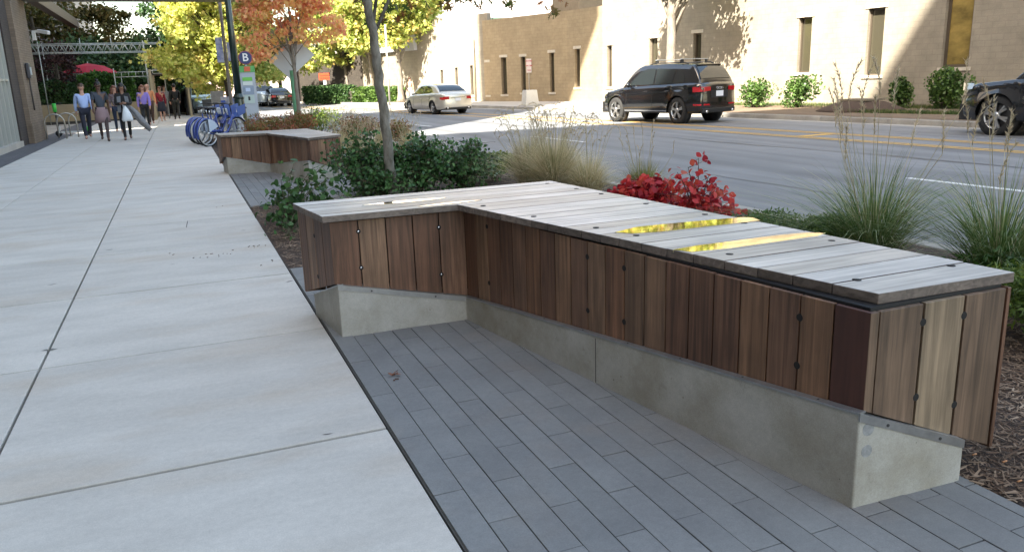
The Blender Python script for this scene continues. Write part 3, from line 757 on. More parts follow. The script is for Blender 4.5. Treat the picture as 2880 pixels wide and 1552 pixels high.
def hedge(name, label, x0, x1, y0, y1, z0, z1, n, leaf, m, group=None, rz=0):
    t = empty(name, ((x0+x1)/2, (y0+y1)/2, z0), label, 'hedge', group)
    P = rng.uniform(size=(n, 3)); k = rng.integers(0, 3, n)
    P[k == 0, 2] = rng.uniform(.9, 1.03, (k == 0).sum()); P[k == 1, 1] = rng.uniform(-.03, .08, (k == 1).sum())
    P = P*np.array([x1-x0, y1-y0, z1-z0])+np.array([x0, y0, z0]); P[:, 2] += .08*np.sin(P[:, 0]*3)+rng.normal(size=n)*.03
    leaf_mesh('foliage', P, leaf, m, t, 'oval')
    mb = MB()
    for i in range(14):
        x = random.uniform(x0, x1); yy = random.uniform(y0, y1); mb.tube([(x, yy, z0-.1), (x+.05, yy, (z0+z1)/2), (x-.03, yy, z1-.1)], [.03, .02, .01], 5)
    world_part(mb, 'stem', bark(), t, recalc=False); return t
hedge('hedge', 'clipped green hedge on top of the tan planter wall', -4.6, -1.9, 47.2, 48.3, .9, 2.35, 5000, .11, HDG)
hedge('hedge', 'dark low hedge behind the planter wall beside the brick column', -8.6, -4.6, 47.2, 48.8, .9, 2.0, 5000, .11, EVG)
def evergreen(name, label, x, y, h, w_, n, m, leaf=.21, z0=0, cone=False, group=None, nc=90, rc=.7):
    ells = []
    if cone:
        for k in range(5): q = k/5; ells.append(((x, y, z0+h*(.2+.17*k)), (w_/2*(1-q*.75), w_/2*(1-q*.75), h*.14)))
    else: ells = [((x, y, z0+h*.55), (w_/2, w_/2, h*.42))]
    return tree(name, label, (x, y, z0), [(x, y, z0), (x+.05, y, z0+h*.5), (x, y, z0+h*.85)], .16, .05, ells, nc, rc, n//nc, leaf, m, bark(), 'quad', limbs=10, group=group)
BRN = ramp_mat('olive_autumn_leaf', [(0, (.03, .04, .012)), (.4, (.08, .08, .02)), (.7, (.15, .10, .03)), (.95, (.07, .11, .03))], .6, .3)
PUR = ramp_mat('dark_purple_leaf', [(0, (.02, .010, .012)), (.6, (.05, .022, .022)), (.95, (.09, .04, .03))], .5, .2)
evergreen('dark_tree', 'olive brown tree behind the scaffold nearest the brick column', -7.6, 58, 9.5, 5.0, 9000, BRN)
evergreen('dark_tree', 'round olive tree behind the middle of the scaffold', -3.8, 60, 7.2, 5.6, 11000, BRN)
evergreen('dark_tree', 'tall dark green conifer left of the yellow maple', 1.2, 60, 13.0, 5.5, 16000, EVG, nc=130)
evergreen('dark_tree', 'second dark green conifer behind the scaffold tunnel', 3.8, 66, 12, 5.0, 12000, EVG, nc=110)
evergreen('dark_tree', 'low dark evergreen filling the space under the scaffold truss', -2.0, 53.5, 4.4, 4.2, 9000, EVG)
evergreen('dark_tree', 'dark purple leaved small tree in the planter left of the red umbrella', -5.6, 48.3, 3.6, 2.4, 5000, PUR, leaf=.12, z0=.6, nc=60, rc=.4)
evergreen('dark_tree', 'low dark evergreen behind the planter by the brick column', -7.9, 53.5, 4.6, 4.2, 8000, EVG)
evergreen('dark_tree', 'low dark evergreen behind the red umbrella', -5.0, 55, 4.6, 4.2, 8000, EVG)
# dark sheet set in for the deep shade of the greenery behind the scaffold
bk = tag(MB().b2((-9.2, 56.8, -.1), (1.0, 57.4, 3.9)).build('shade_sheet', mat('shade_dark', (.02, .018, .018), .9)), 'dark sheet standing in for the shade under the trees behind the scaffold', 'building')
# ---- scaffold
STL = mat('galvanised_tube', (.38, .40, .38), .45, metal=.5, var=.2, scale=12)
sf = empty('scaffold', (-4, 47, 0), 'grey tube scaffold with a long lattice truss over the planter', 'scaffold')
mb = MB(); yT = 46.2
x0, x1, z0, z1 = -6.25, -1.35, 3.42, 3.83
for yy in (yT, yT+1.4):
    mb.tube([(x0-2, yy, z0), (x1+.9, yy, z0)], .028, 6); mb.tube([(x0-2, yy, z1), (x1+.9, yy, z1)], .028, 6)
    n_ = 24
    for i in range(n_):
        a = x0+(x1-x0)*i/n_; b = x0+(x1-x0)*(i+1)/n_
        mb.tube([(a, yy, z0 if i % 2 else z1), (b, yy, z1 if i % 2 else z0)], .018, 5)
world_part(mb, 'truss', STL, sf)
for x in (-5.95, -1.25, -.45):
    for yy in (yT, yT+1.4): world_part(MB().tube([(x, yy, -.05), (x, yy, 4.1 if x > -1 else 3.95)], .026, 6), 'standard', STL, sf)
world_part(MB().tube([(-4.1, yT, 3.42), (-4.1, yT, 4.1)], .025, 6).tube([(-2.7, yT, 3.42), (-2.7, yT, 4.1)], .025, 6), 'stub', STL, sf)
mb = MB()
for zz in (2.95, 2.45, 3.2): mb.tube([(-1.25, yT, zz), (-.45, yT, zz)], .022, 6)
world_part(mb, 'rung', STL, sf)
mb = MB()
for (xa, xb, za, zb, yy) in ((-2.75, -1.1, 2.17, 2.4, yT-.4), (-.95, .55, 2.28, 2.48, 45.0)):
    mb.tube([(xa, yy, za), (xb, yy, za)], .024, 6); mb.tube([(xa, yy, zb), (xb, yy, zb)], .024, 6)
    for i in range(6): x = xa+(xb-xa)*i/5; mb.tube([(x, yy, za), (x, yy, zb)], .018, 5)
world_part(mb, 'ladder_beam', STL, sf)
world_part(MB().tube([(-2.75, yT-.4, -.05), (-2.75, yT-.4, 2.6)], .026, 6).tube([(-2.45, yT-.4, 1.3), (-2.45, yT-.4, 2.17)], .02, 6), 'standard', STL, sf)
# covered walkway
cw = empty('covered_walkway', (-.2, 50, 0), 'scaffold covered walkway with a plank roof and string of bulbs', 'walkway cover')
world_part(MB().b2((-1.05, 45.2, 2.26), (.62, 58, 2.31)), 'roof', mat('brown_plank', (.09, .065, .045), .8), cw)
for side, xx in (('l', -1.05), ('r', .62)):
    mb = MB()
    for i in range(16 if side == 'r' else 9):
        y = 45.1+i*(.8 if side == 'r' else 1.5); mb.tube([(xx, y, -.05), (xx, y, 2.26)], .028, 6)
        if side == 'r': mb.bar((xx+.03, y, .1), (xx+.03, y+.8, 2.1), .03)
    world_part(mb, 'post', mat('tan_timber', (.36, .31, .22), .7), cw)
world_part(MB().b2((-1.14, 45.0, -.05), (-1.02, 45.12, 2.5)).b2((.58, 45.0, -.05), (.68, 45.1, 2.55)), 'front_post', mat('tan_timber', (.36, .31, .22), .7), cw)
mb = MB()
for i in range(5): mb.ball((-.15+.07*(i % 2), 46+i*1.8, 2.08), .045)
bm_ = mat('bulb', (1, .9, .6), .4); bm_.node_tree.nodes['Principled BSDF'].inputs['Emission Color'].default_value = (1, .75, .4, 1); bm_.node_tree.nodes['Principled BSDF'].inputs['Emission Strength'].default_value = 1.6
world_part(mb, 'bulb', bm_, cw)
world_part(MB().b2((-1.0, 58.0, 0), (.6, 58.05, 2.2)), 'end_wall', mat('tan_end', (.34, .30, .2), .8), cw)
# ---- red umbrella
u = atY(248, 190, 50.5); um = empty('umbrella', (u.x, u.y, 0), 'wide red cafe umbrella open under the scaffold', 'umbrella')
mb = MB(); rb = 1.42
for k in range(8):
    a, b = 2*math.pi*k/8, 2*math.pi*(k+1)/8
    T_ = (u.x, u.y, 3.02); M1 = [(u.x+rb*.55*math.cos(q), u.y+rb*.55*math.sin(q), 2.86) for q in (a, b)]; E1 = [(u.x+rb*math.cos(q), u.y+rb*math.sin(q), 2.52) for q in (a, b)]; V1 = [(p[0], p[1], 2.40) for p in E1]
    mb.add([T_]+M1+E1+V1, [(0, 1, 2), (1, 3, 4, 2), (3, 5, 6, 4)])
world_part(mb, 'canopy', mat('red_canvas', (.36, .012, .03), .8, island=.15), um)
world_part(MB().tube([(u.x, u.y, .6), (u.x, u.y, 3.1)], .03, 8), 'pole', STL, um)
mb = MB()
for k in range(8):
    a = 2*math.pi*k/8; mb.tube([(u.x, u.y, 2.3), (u.x+rb*.9*math.cos(a), u.y+rb*.9*math.sin(a), 2.5)], .012, 5)
world_part(mb, 'rib', mat('dark_rib', (.05, .03, .03), .6), um)
# small pale railing behind the shrubs
mb = MB()
for i in range(9): mb.bar((-4.95+i*.12, 48.9, 1.5), (-4.95+i*.12+.1, 48.9, 2.45), .04)
mb.bar((-5.0, 48.9, 2.45), (-2.3, 48.9, 2.3), .06); mb.bar((-4.0, 48.9, 1.55), (-2.3, 48.9, 1.55), .05)
tag(mb.build('railing', mat('grey_wood', (.25, .24, .22), .8)), 'small weathered railing beside the purple tree under the red umbrella', 'railing')
# ================================================================== BENCHES
CLAD = wood_mat('clad_wood', [(0, (0.198, 0.094, 0.047)), (0.14, (0.234, 0.124, 0.067)), (0.28, (0.156, 0.075, 0.042)), (0.4, (0.26, 0.139, 0.076)), (0.52, (0.187, 0.097, 0.057)), (0.64, (0.229, 0.129, 0.074)), (0.76, (0.166, 0.082, 0.047)), (0.88, (0.27, 0.15, 0.086)), (0.95, (0.208, 0.099, 0.052))], grain=(38, 38, 1.5), streak=.6)
DECK = wood_mat('deck_wood', [(0, (.34, .295, .25)), (.2, (.42, .38, .34)), (.4, (.29, .245, .20)), (.6, (.45, .415, .385)), (.8, (.36, .31, .26))], grain=(1.6, 42, 42), rough=.4, streak=.36, bump=.15)
DECKE = wood_mat('deck_edge_wood', [(0, (.16, .125, .10)), (.4, (.21, .165, .135)), (.75, (.13, .10, .08))], grain=(30, 30, 60), rough=.7, streak=.35)
REDW = wood_mat('redwood_board', [(0, (.075, .028, .018)), (1, (.075, .028, .018))], grain=(30, 30, 1.2), streak=.2)
BROWNW = wood_mat('brown_board', [(0, (.20, .128, .080)), (1, (.17, .108, .070))], grain=(34, 34, 1.5), streak=.55)
PALEW = wood_mat('pale_board', [(0, (.27, .195, .125)), (1, (.27, .195, .125))], grain=(30, 30, 1.6), streak=.5)
BCON = concrete_mat('bench_concrete', (.49, .47, .425), (.36, .33, .27), stain=(.17, .125, .05), pits=22, sc1=2.6, stain_amt=.55)
BLACK = mat('black_steel', (.012, .012, .013), .5)
ZINC = mat('steel_angle', (.45, .45, .45), .38, metal=.75, var=.25, scale=12)
DARKSCR = mat('dark_hole', (.01, .008, .007), .8)
CHROME = mat('bolt_metal', (.55, .55, .56), .22, metal=1)
BRASS = mat('polished_brass', (.80, .66, .36), .04, metal=1, c2=(.20, .14, .055), scale=5.5, stretch=(.7, 3, 1))  # brown patina patches painted in to imitate dark reflections
def clip(poly, axis, v, keep_gt):
    out = []
    for i in range(len(poly)):
        a, b = poly[i], poly[(i+1) % len(poly)]
        ia = (a[axis] >= v) == keep_gt; ib = (b[axis] >= v) == keep_gt
        if ia: out.append(a)
        if ia != ib:
            t = (v-a[axis])/(b[axis]-a[axis]); out.append((a[0]+t*(b[0]-a[0]), a[1]+t*(b[1]-a[1])))
    return out
def lerp2(a, b, t): return (a[0]+(b[0]-a[0])*t, a[1]+(b[1]-a[1])*t)
def bench(label, conc, ctop, clad, cbot, dk, zt, ys, group, holes=(), inlays=(), screws=(), detail=True):
    """conc/clad/dk: outlines in plan; ctop,cbot: heights per corner; zt: deck top; ys: board joints"""
    org = (clad[1][0], clad[1][1], 0); t = empty('bench', org, label, 'bench', group)
    b = MB(); b.prism(conc, -.06, ctop); world_part(b, 'concrete_base', BCON, t, bevel=.006)
    zc = zt-.05                                  # top of cladding
    # inner black box carrying the boards
    n = len(clad); cx = sum(p[0] for p in clad)/n; cy = sum(p[1] for p in clad)/n
    def inset(poly, q):
        m = len(poly); out = []
        for i in range(m):
            p0, p1, p2 = Vector(poly[i-1]), Vector(poly[i]), Vector(poly[(i+1) % m])
            e1 = (p1-p0).normalized(); e2 = (p2-p1).normalized(); n1 = Vector((-e1.y, e1.x)); n2 = Vector((-e2.y, e2.x))
            k = (n1+n2); k = k/max(.3, k.dot(n1)); out.append((p1.x+k.x*q, p1.y+k.y*q))
        return out
    inner = inset(clad, .024)
    world_part(MB().prism(inner, [z+.035 for z in cbot], zt-.0405), 'frame', BLACK, t)
    if detail:
        pj = Vector(conc[2]).lerp(Vector(conc[3]), .48); e_ = (Vector(conc[3])-Vector(conc[2])).normalized(); n_j = Vector((-e_.y, e_.x))
        q = [pj-e_*.002-n_j*.0008, pj+e_*.002-n_j*.0008, pj+e_*.002+n_j*.01, pj-e_*.002+n_j*.01]; world_part(MB().prism([(v.x, v.y) for v in q], 0, .24), 'panel_joint', DARKSCR, t)
    segs = []
    for i in range(n):
        a, c = Vector(clad[i]), Vector(clad[(i+1) % n]); L = (c-a).length
        m = max(1, round(L/(.166 if i in (1,) else .1485))) if i != 3 else 4
        e = (c-a)/L; nn = Vector((-e.y, e.x))
        us = [k/m for k in range(m+1)]
        if i == 3 and detail: us = [0, .055, .36, .655, .965, 1]
        mb = MB(); special = {}
        for k in range(len(us)-1):
            g = .0035 if not (i == 3) else .006
            u0 = us[k]+(g/L if k else 0); u1 = us[k+1]-(g/L if k < len(us)-2 else .001/L)
            if i == 3 and k == 0: u1 = us[k+1]
            p0 = a+e*(u0*L); p1 = a+e*(u1*L); z0 = cbot[i]+(cbot[(i+1) % n]-cbot[i])*u0; z1 = cbot[i]+(cbot[(i+1) % n]-cbot[i])*u1
            q = [p0, p1, p1+nn*.02, p0+nn*.02]; dz = random.uniform(-.002, .0)
            tgt = mb
            if detail and i == 2 and k == len(us)-2: tgt = special.setdefault('red', MB())
            if detail and i == 3: tgt = special.setdefault('pale' if k == 2 else 'brown', MB())
            tgt.prism([(v.x, v.y) for v in q], [z0, z1, z1, z0], zc+dz)
        if 'brown' in special: world_part(special['brown'], 'side_boards', BROWNW, t, bevel=.0018)
        if mb.v: world_part(mb, 'side_boards', CLAD, t, bevel=.0018)
        if 'red' in special: o = world_part(special['red'], 'side_boards', REDW, t, bevel=.0018); o["label"] = 'dark red brown corner board'
        if 'pale' in special: o = world_part(special['pale'], 'side_boards', PALEW, t, bevel=.0018); o["label"] = 'pale blond board in the end face'
        # steel angle under the boards on the street-facing concrete
        if i < 4:
            j = i; ca, cb_ = Vector(conc[j]), Vector(conc[j+1]); ce = (cb_-ca).normalized(); cn = Vector((-ce.y, ce.x))
            mm = MB(); q = [ca-cn*.004, cb_-cn*.004, cb_+cn*.035, ca+cn*.035]; hh = .028 if i in (1, 3) else .003
            mm.prism([(v.x, v.y) for v in q], [ctop[j]-hh, ctop[j+1]-hh, ctop[j+1]-hh, ctop[j]-hh], [ctop[j]+.004, ctop[j+1]+.004, ctop[j+1]+.004, ctop[j]+.004])
            world_part(mm, 'steel_angle', ZINC, t)
            if detail:
                sm = MB(); LL = (cb_-ca).length; nk = max(2, int(LL/.35))
                for k in range(nk):
                    u_ = (k+.5)/nk; p = ca+(cb_-ca)*u_; z = ctop[j]+(ctop[j+1]-ctop[j])*u_-(.014 if hh > .01 else -.004)
                    if hh > .01: 
                        c = p-cn*.0045; sm.tube([(c.x, c.y, z), (c.x-cn.x*.003, c.y-cn.y*.003, z)], .006, 10, smooth=False)
                    else: sm.tube([(p.x+cn.x*.012, p.y+cn.y*.012, z), (p.x+cn.x*.012, p.y+cn.y*.012, z+.002)], .005, 10)
                world_part(sm, 'screw', mat('screw_grey', (.10, .10, .10), .4, metal=.6), t)
        segs.append((a, e, nn, us, L))
    # notched screw holes on the joints between side boards
    for (i, k, zs, metal) in screws:
        a, e, nn, us, L = segs[i]; p = a+e*(us[k]*L)
        mb = MB(); mh = MB()
        for z in zs:
            p0 = p-nn*.0006; p1 = p+nn*.012
            mb.tube([(p0.x, p0.y, z), (p1.x, p1.y, z)], .0145, 16, smooth=False)
            if metal: q = p-nn*.003; mh.tube([(q.x, q.y, z), (p0.x, p0.y, z)], [.005, .009], 12)
        world_part(mb, 'screw_notch', DARKSCR, t)
        if metal: world_part(mh, 'bolt_head', CHROME, t)
    # deck boards
    mb = MB(); ys = sorted(ys)
    for k in range(len(ys)-1):
        pl_ = clip(clip(dk, 1, ys[k]+.0028, True), 1, ys[k+1]-.0028, False)
        if len(pl_) >= 3: mb.prism(pl_, zt-.04, zt+random.uniform(-.001, .0008))
    world_part(mb, 'seat_boards', [DECK, DECKE], t, bevel=.003, side=True)
    if holes:
        mh = MB()
        for (x, y) in holes: mh.lathe((x, y, 0), [(.0165, zt-.004), (.0165, zt+.0016)], 18)
        world_part(mh, 'seat_hole', DARKSCR, t)
    for q in inlays:
        m_ = MB(); m_.prism([(v[0], v[1]) for v in q], zt-.01, zt+.0022); world_part(m_, 'brass_inlay', BRASS, t, bevel=.0006)
    return t
ZT = .776
def deckpt(px, py): g = G(px, py, ZT+.002); return (g.x, g.y)
def lens(a, b, wd, sharp=.5, n=14, one=0):
    """pointed leaf between a and b"""
    a, b = Vector(a), Vector(b); e = (b-a); L = e.length; e.normalize(); nn = Vector((-e.y, e.x)); up = []; dn = []
    for i in range(n+1):
        u = i/n; h = wd*math.sin(math.pi*u)**.8
        up.append(a+e*(u*L)+nn*h*(1 if one >= 0 else 0)); dn.append(a+e*(u*L)-nn*h*(1 if one <= 0 else 0))
    pts = up+dn[-2:0:-1] if one == 0 else (up+[a+e*(L*.5)] if one > 0 else dn[::-1]+[a+e*(L*.5)])
    return [tuple(p) for p in pts]
dk = [(.631, 5.445), (.717, 4.782), (1.563, 4.752), (2.176, 1.987), (2.832, 1.967), (2.537, 5.445)]
conc = [(.713, 5.442), (.779, 4.81), (1.6, 4.79), (2.074, 1.934), (2.586, 1.912), (2.40, 5.40)]
ctop = [.135, .335, .155, .365, .163, .135]
clad = [(.652, 5.43), (.742, 4.826), (1.598, 4.800), (2.098, 2.012), (2.812, 1.994), (2.518, 5.43)]
clad = [(.655, 5.43), (.765, 4.832), (1.622, 4.812), (2.104, 1.945), (2.800, 1.950), (2.515, 5.43)]
cbot = [.17, .339, .159, .366, .078, .12]
ys = [5.446, 5.30, 5.155, 5.01, 4.865, 4.704, 4.57, 4.43, 4.281, 4.137, 3.989, 3.844, 3.705, 3.565, 3.421, 3.289, 3.137, 2.978, 2.822, 2.655, 2.491, 2.33, 2.165, 1.96]
holes = [deckpt(1240+x/2.74, 480+y/2.74) for x, y in ((325, 268), (715, 350), (1195, 436), (1580, 252), (1235, 176), (1045, 138), (820, 97), (2035, 334), (2225, 641), (1505, 496), (2340, 402))]
holes += [deckpt(1900+x/2.168, 620+y/2.168) for x, y in ((952, 121), (1105, 358), (1680, 272))]
inl = [lens(deckpt(1018, 577), deckpt(1256, 556), .05), lens(deckpt(1176, 580.5), deckpt(1356, 562), .028),
       [deckpt(1729, 653), deckpt(1790, 638), deckpt(1900, 627), deckpt(2000, 618), deckpt(2085, 611), deckpt(2118, 612), deckpt(2138, 620), deckpt(2000, 635), deckpt(1860, 651), deckpt(1780, 656)],
       [deckpt(1893, 702), deckpt(1960, 690), deckpt(2060, 678), deckpt(2180, 662), deckpt(2270, 654), deckpt(2322, 655), deckpt(2300, 663), deckpt(2180, 680), deckpt(2050, 698), deckpt(1945, 708)]]
scr = [(1, 1, (.655, .425), True), (1, 4, (.63, .32), True), (2, 2, (.66, .30), False), (2, 9, (.645, .36), False), (2, 11, (.64, .37), False), (2, 18, (.64, .45), False),
       (3, 2, (.655, .37), False), (3, 3, (.65, .30), False), (0, 2, (.60, .33), False)]
bench('long L-shaped wooden bench with brass inlays on a wedge concrete base in the foreground', conc, ctop, clad, cbot, dk, ZT, ys, 'L-shaped wooden benches on the sidewalk', holes, inl, scr)
# second bench up the street
dk2 = [(.58, 15.95), (.62, 15.27), (1.42, 15.12), (1.86, 13.12), (2.47, 13.55), (2.26, 15.95)]
conc2 = [(.66, 15.9), (.71, 15.34), (1.44, 15.25), (1.84, 13.17), (2.42, 13.52), (2.2, 15.9)]
clad2 = [(.60, 15.93), (.645, 15.32), (1.46, 15.19), (1.885, 13.15), (2.45, 13.56), (2.24, 15.93)]
bench('shorter wooden bench on a concrete base farther up the sidewalk by the parked bicycles', conc2, [.14, .32, .14, .34, .16, .14], clad2, [.15, .322, .142, .345, .10, .12], dk2, .705,
      [13.0+.148*i for i in range(21)], 'L-shaped wooden benches on the sidewalk', screws=[(3, 2, (.6, .3), True), (3, 3, (.6, .3), True)], detail=False)
# round form-tie plugs on the end face of the concrete base
k_ = [o for o in col.objects if o.name == 'bench'][0]
mb = MB(); e = (Vector(conc[4])-Vector(conc[3])).normalized(); nn = Vector((-e.y, e.x))
for (u_, z, r_) in ((.045, .30, .026), (.045, .215, .024)):
    p = Vector(conc[3])+e*u_; mb.tube([(p.x-nn.x*.0008, p.y-nn.y*.0008, z), (p.x+nn.x*.01, p.y+nn.y*.01, z)], r_, 20, smooth=False)
world_part(mb, 'tie_plug', mat('plug_grey', (.34, .34, .33), .8, var=.4, scale=30), k_)
# ================================================================== PLANTS IN THE BED
DKG = ramp_mat('holly_leaf', [(0, (.012, .035, .012)), (.35, (.04, .10, .03)), (.7, (.09, .19, .06)), (.95, (.20, .34, .12))], .35, .2)
MIDG = ramp_mat('young_leaf', [(0, (.025, .06, .02)), (.5, (.05, .11, .03)), (.8, (.10, .19, .06)), (.97, (.12, .05, .03))], .45, .25)
REDL = ramp_mat('scarlet_leaf', [(0, (.16, .015, .025)), (.3, (.36, .022, .035)), (.55, (.58, .05, .045)), (.78, (.46, .10, .05)), (.95, (.22, .06, .03))], .45, .35)
NAN = ramp_mat('nandina_leaf', [(0, (.08, .13, .03)), (.3, (.16, .17, .05)), (.55, (.26, .12, .05)), (.8, (.30, .06, .04)), (.97, (.40, .20, .06))], .5, .3)
LIME = ramp_mat('lime_leaf', [(0, (.04, .08, .015)), (.5, (.12, .18, .03)), (.9, (.26, .30, .05))], .5, .3)
STRAW = ramp_mat('straw_blade', [(0, (.12, .15, .05)), (.2, (.30, .30, .14)), (.42, (.60, .51, .31)), (.95, (.78, .68, .47))], .7, .3)
GRN = ramp_mat('grass_blade', [(0, (.035, .075, .015)), (.35, (.085, .15, .035)), (.6, (.20, .25, .09)), (.8, (.40, .36, .19))], .5, .3)
PLM = ramp_mat('plume', [(0, (.36, .27, .16)), (.5, (.52, .42, .28)), (.95, (.66, .56, .42))], .8, .4)
def gb(px, py, z=-.01): v = G(px, py, z); return (v.x, v.y, z)
# young shrub between the two benches, open stems with drooping leaves
def stemmy(name, label, base, spots, n, leaf, m, cat='shrub', group=None, stemm=None, spread=1.0):
    """shrub of separate visible stems; spots: tips of the stems"""
    base = Vector(base); t = empty(name, base, label, cat, group); mb = MB(); P = []
    for (tip, k) in spots:
        tip = Vector(tip); mid = base.lerp(tip, .45)+Vector((0, 0, .18*(tip.z-base.z)))
        pts = [base+Vector((rng.normal()*.03, rng.normal()*.03, -.03)), base.lerp(mid, .5)+Vector((0, 0, .02)), mid, mid.lerp(tip, .5)+Vector((0, 0, .02)), tip]
        mb.tube(pts, [.009, .008, .006, .004, .002], 6)
        for j in range(k):
            u = rng.uniform(.28, 1.02); seg = min(int(u*4), 3); q = pts[seg].lerp(pts[seg+1], u*4-seg); s = ((1.1-u)*.13+.045)*spread
            tw = Vector(q)+Vector((rng.normal()*s, rng.normal()*s, rng.normal()*s*.6))
            if rng.uniform() < .35: mb.tube([q, tw], [.003, .0015], 4)
            P.append(tw)
    world_part(mb, 'stem', stemm or mat('green_stem', (.10, .09, .05), .8), t, recalc=False)
    leaf_mesh('foliage', P, leaf, m, t, 'oval', droop=.35, flat=.5); return t
b = gb(806, 640); by = b[1]
tips = []
for (px, py) in ((790, 505), (775, 555), (828, 455), (845, 520), (870, 500), (893, 520), (925, 455), (930, 500), (955, 520), (960, 560), (905, 560), (860, 560), (815, 585), (985, 545), (800, 545), (835, 570), (885, 470)):
    v = atY(px, py, by+.0+rng.uniform(-.25, .35)); tips.append((tuple(v), 24))
stemmy('shrub', 'young leafy shrub with open stems between the two benches', b, tips, 0, .075, MIDG)
b2_ = gb(812, 668); v_ = [(tuple(atY(px, py, b2_[1]+.05)), 9) for px, py in ((800, 610), (815, 625), (830, 600), (822, 640))]
stemmy('shrub', 'small sprig of a shrub against the end of the foreground bench', b2_, v_, 0, .06, MIDG)
# dark evergreen shrubs round the foot of the oak
for (px, py, w_, h, n, lab) in ((1035, 548, 1.15, .82, 4600, 'dark glossy evergreen shrub just left of the oak trunk'), (1180, 542, 1.1, .80, 4600, 'dark glossy evergreen shrub right of the oak trunk'),
                                (1300, 528, .95, .66, 3600, 'lower dark evergreen shrub beside the straw coloured grass'), (1085, 560, .7, .42, 1500, 'small bright evergreen shrub in front of the oak trunk')):
    b = Vector(gb(px, py)); tips = []
    for i in range(26):
        a = rng.uniform(0, 6.28); q = rng.uniform(.1, 1.0)**.7; hh = h*rng.uniform(.62, 1.12)*(1-.42*q*q)
        tips.append(((b.x+math.cos(a)*q*w_*.56, b.y+math.sin(a)*q*w_*.5, hh), int(n/38)))
    so_ = stemmy('evergreen_shrub', lab, b, tips, 0, .052, DKG, group='dark shrubs round the oak', spread=1.25)
shrub('shrub', 'light green low shrub between the dark shrubs and the straw grass', gb(1400, 505), 1.2, .45, 2600, .05, LIME, 'oval', lumpy=9, low=.02)
# straw grasses
grass_clump('ornamental_grass', 'large straw coloured ornamental grass behind the foreground bench', gb(1560, 556), .72, .88, 2300, STRAW, PLM, 64, ph=1.05, wd=.007, curl=.9, plen=.17, group='grasses in the bed')
grass_clump('ornamental_grass', 'straw coloured grass with curled seed heads left of the larger clump', gb(1490, 540), .6, .85, 1500, STRAW, PLM, 44, ph=1.0, wd=.007, curl=1.0, plen=.16, group='grasses in the bed')
grass_clump('ornamental_grass', 'smaller straw grass right of the large straw clump', gb(1655, 568), .55, .66, 1200, STRAW, PLM, 14, ph=.95, wd=.007, curl=.8, plen=.16, group='grasses in the bed')
grass_clump('ornamental_grass', 'thin yellow green grass tuft behind the scarlet shrubs', gb(1810, 590), .45, .62, 1100, ramp_mat('yellow_blade', [(0, (.10, .13, .03)), (.5, (.22, .22, .06)), (.95, (.40, .34, .16))], .6, .3), PLM, 14, ph=.85, wd=.006, curl=.3, plen=.12, group='grasses in the bed')
grass_clump('ornamental_grass', 'green grass clump with tall plumes behind the right half of the bench', gb(2450, 745), .98, 1.0, 820, GRN, PLM, 15, ph=1.22, wd=.006, curl=.22, plen=.24, arch=.9, group='grasses in the bed', fuzz=70)
grass_clump('ornamental_grass', 'green grass clump with tall plumes at the far right end of the bench', gb(2800, 800), .98, 1.0, 820, GRN, PLM, 12, ph=1.08, wd=.006, curl=.22, plen=.22, arch=.9, group='grasses in the bed', fuzz=70)
for i, (px, py, w_) in enumerate(((1005, 455, .5), (960, 440, .5), (1050, 470, .5), (980, 400, .6), (1075, 430, .5), (1150, 440, .5))):
    grass_clump('ornamental_grass', ['pale curled grass right of the far bench, nearest it', 'pale curled grass against the corner of the far bench', 'pale curled grass left of the oak trunk', 'pale curled grass behind the far bench under the red shrubs', 'pale curled grass just behind the oak trunk', 'pale curled grass right of the oak trunk'][i],
                gb(px, py), .4, .6, 550, STRAW, PLM, 26, ph=.85, wd=.009, curl=1.3, plen=.16, group='pale grasses by the far bench', fuzz=20)
# scarlet shrubs: a dense low one and one with upright stems
b = gb(1815, 640); 
shrub('scarlet_shrub', 'dense low scarlet shrub behind the middle of the bench', b, .86, .52, 1700, .065, REDL, 'oval', 'shrub', 'scarlet shrubs', lumpy=8, low=.02, flat=.6)
b = gb(1960, 665); tips = [(tuple(atY(px, py, b[1]+rng.uniform(-.2, .25))), int(k*2.3)) for (px, py, k) in ((1965, 448, 14), (1935, 470, 10), (1905, 485, 4), (1995, 490, 10), (2010, 525, 14), (1935, 530, 22), (1960, 550, 26), (1985, 560, 26), (2025, 560, 22), (2040, 595, 14), (1900, 560, 22), (1890, 600, 22), (1930, 590, 26), (1975, 600, 30), (2010, 600, 26))]
stemmy('scarlet_shrub', 'taller scarlet shrub with upright twigs behind the bench', b, tips, 0, .07, REDL, group='scarlet shrubs', spread=1.15, stemm=mat('dark_twig', (.06, .035, .03), .8))
# feathery low conifers
FEA = ramp_mat('feathery_leaf', [(0, (.03, .07, .015)), (.5, (.08, .15, .03)), (.95, (.20, .27, .06))], .5, .3)
for (px, py, w_, h, lab) in ((2165, 700, .9, .34, 'feathery low green shrub behind the brass inlays'), (2330, 725, .9, .36, 'feathery low green shrub left of the green grass clump')):
    shrub('feathery_shrub', lab, gb(px, py), w_, h, 3600, .045, FEA, 'narrow', 'shrub', 'feathery shrubs', lumpy=12, low=.02, flat=0)
shrub('feathery_shrub', 'rounded lime green shrub beyond the right end of the bench', gb(3000, 965), 1.05, .48, 9000, .035, LIME, 'narrow', 'shrub', 'feathery shrubs', lumpy=16, low=.02, flat=0, d_=1.5)
shrub('shrub', 'low dark green mound behind the lime shrub at the right edge', gb(2990, 860), 1.3, .34, 3500, .05, HDG, 'narrow', 'shrub', None, lumpy=12, low=.02)
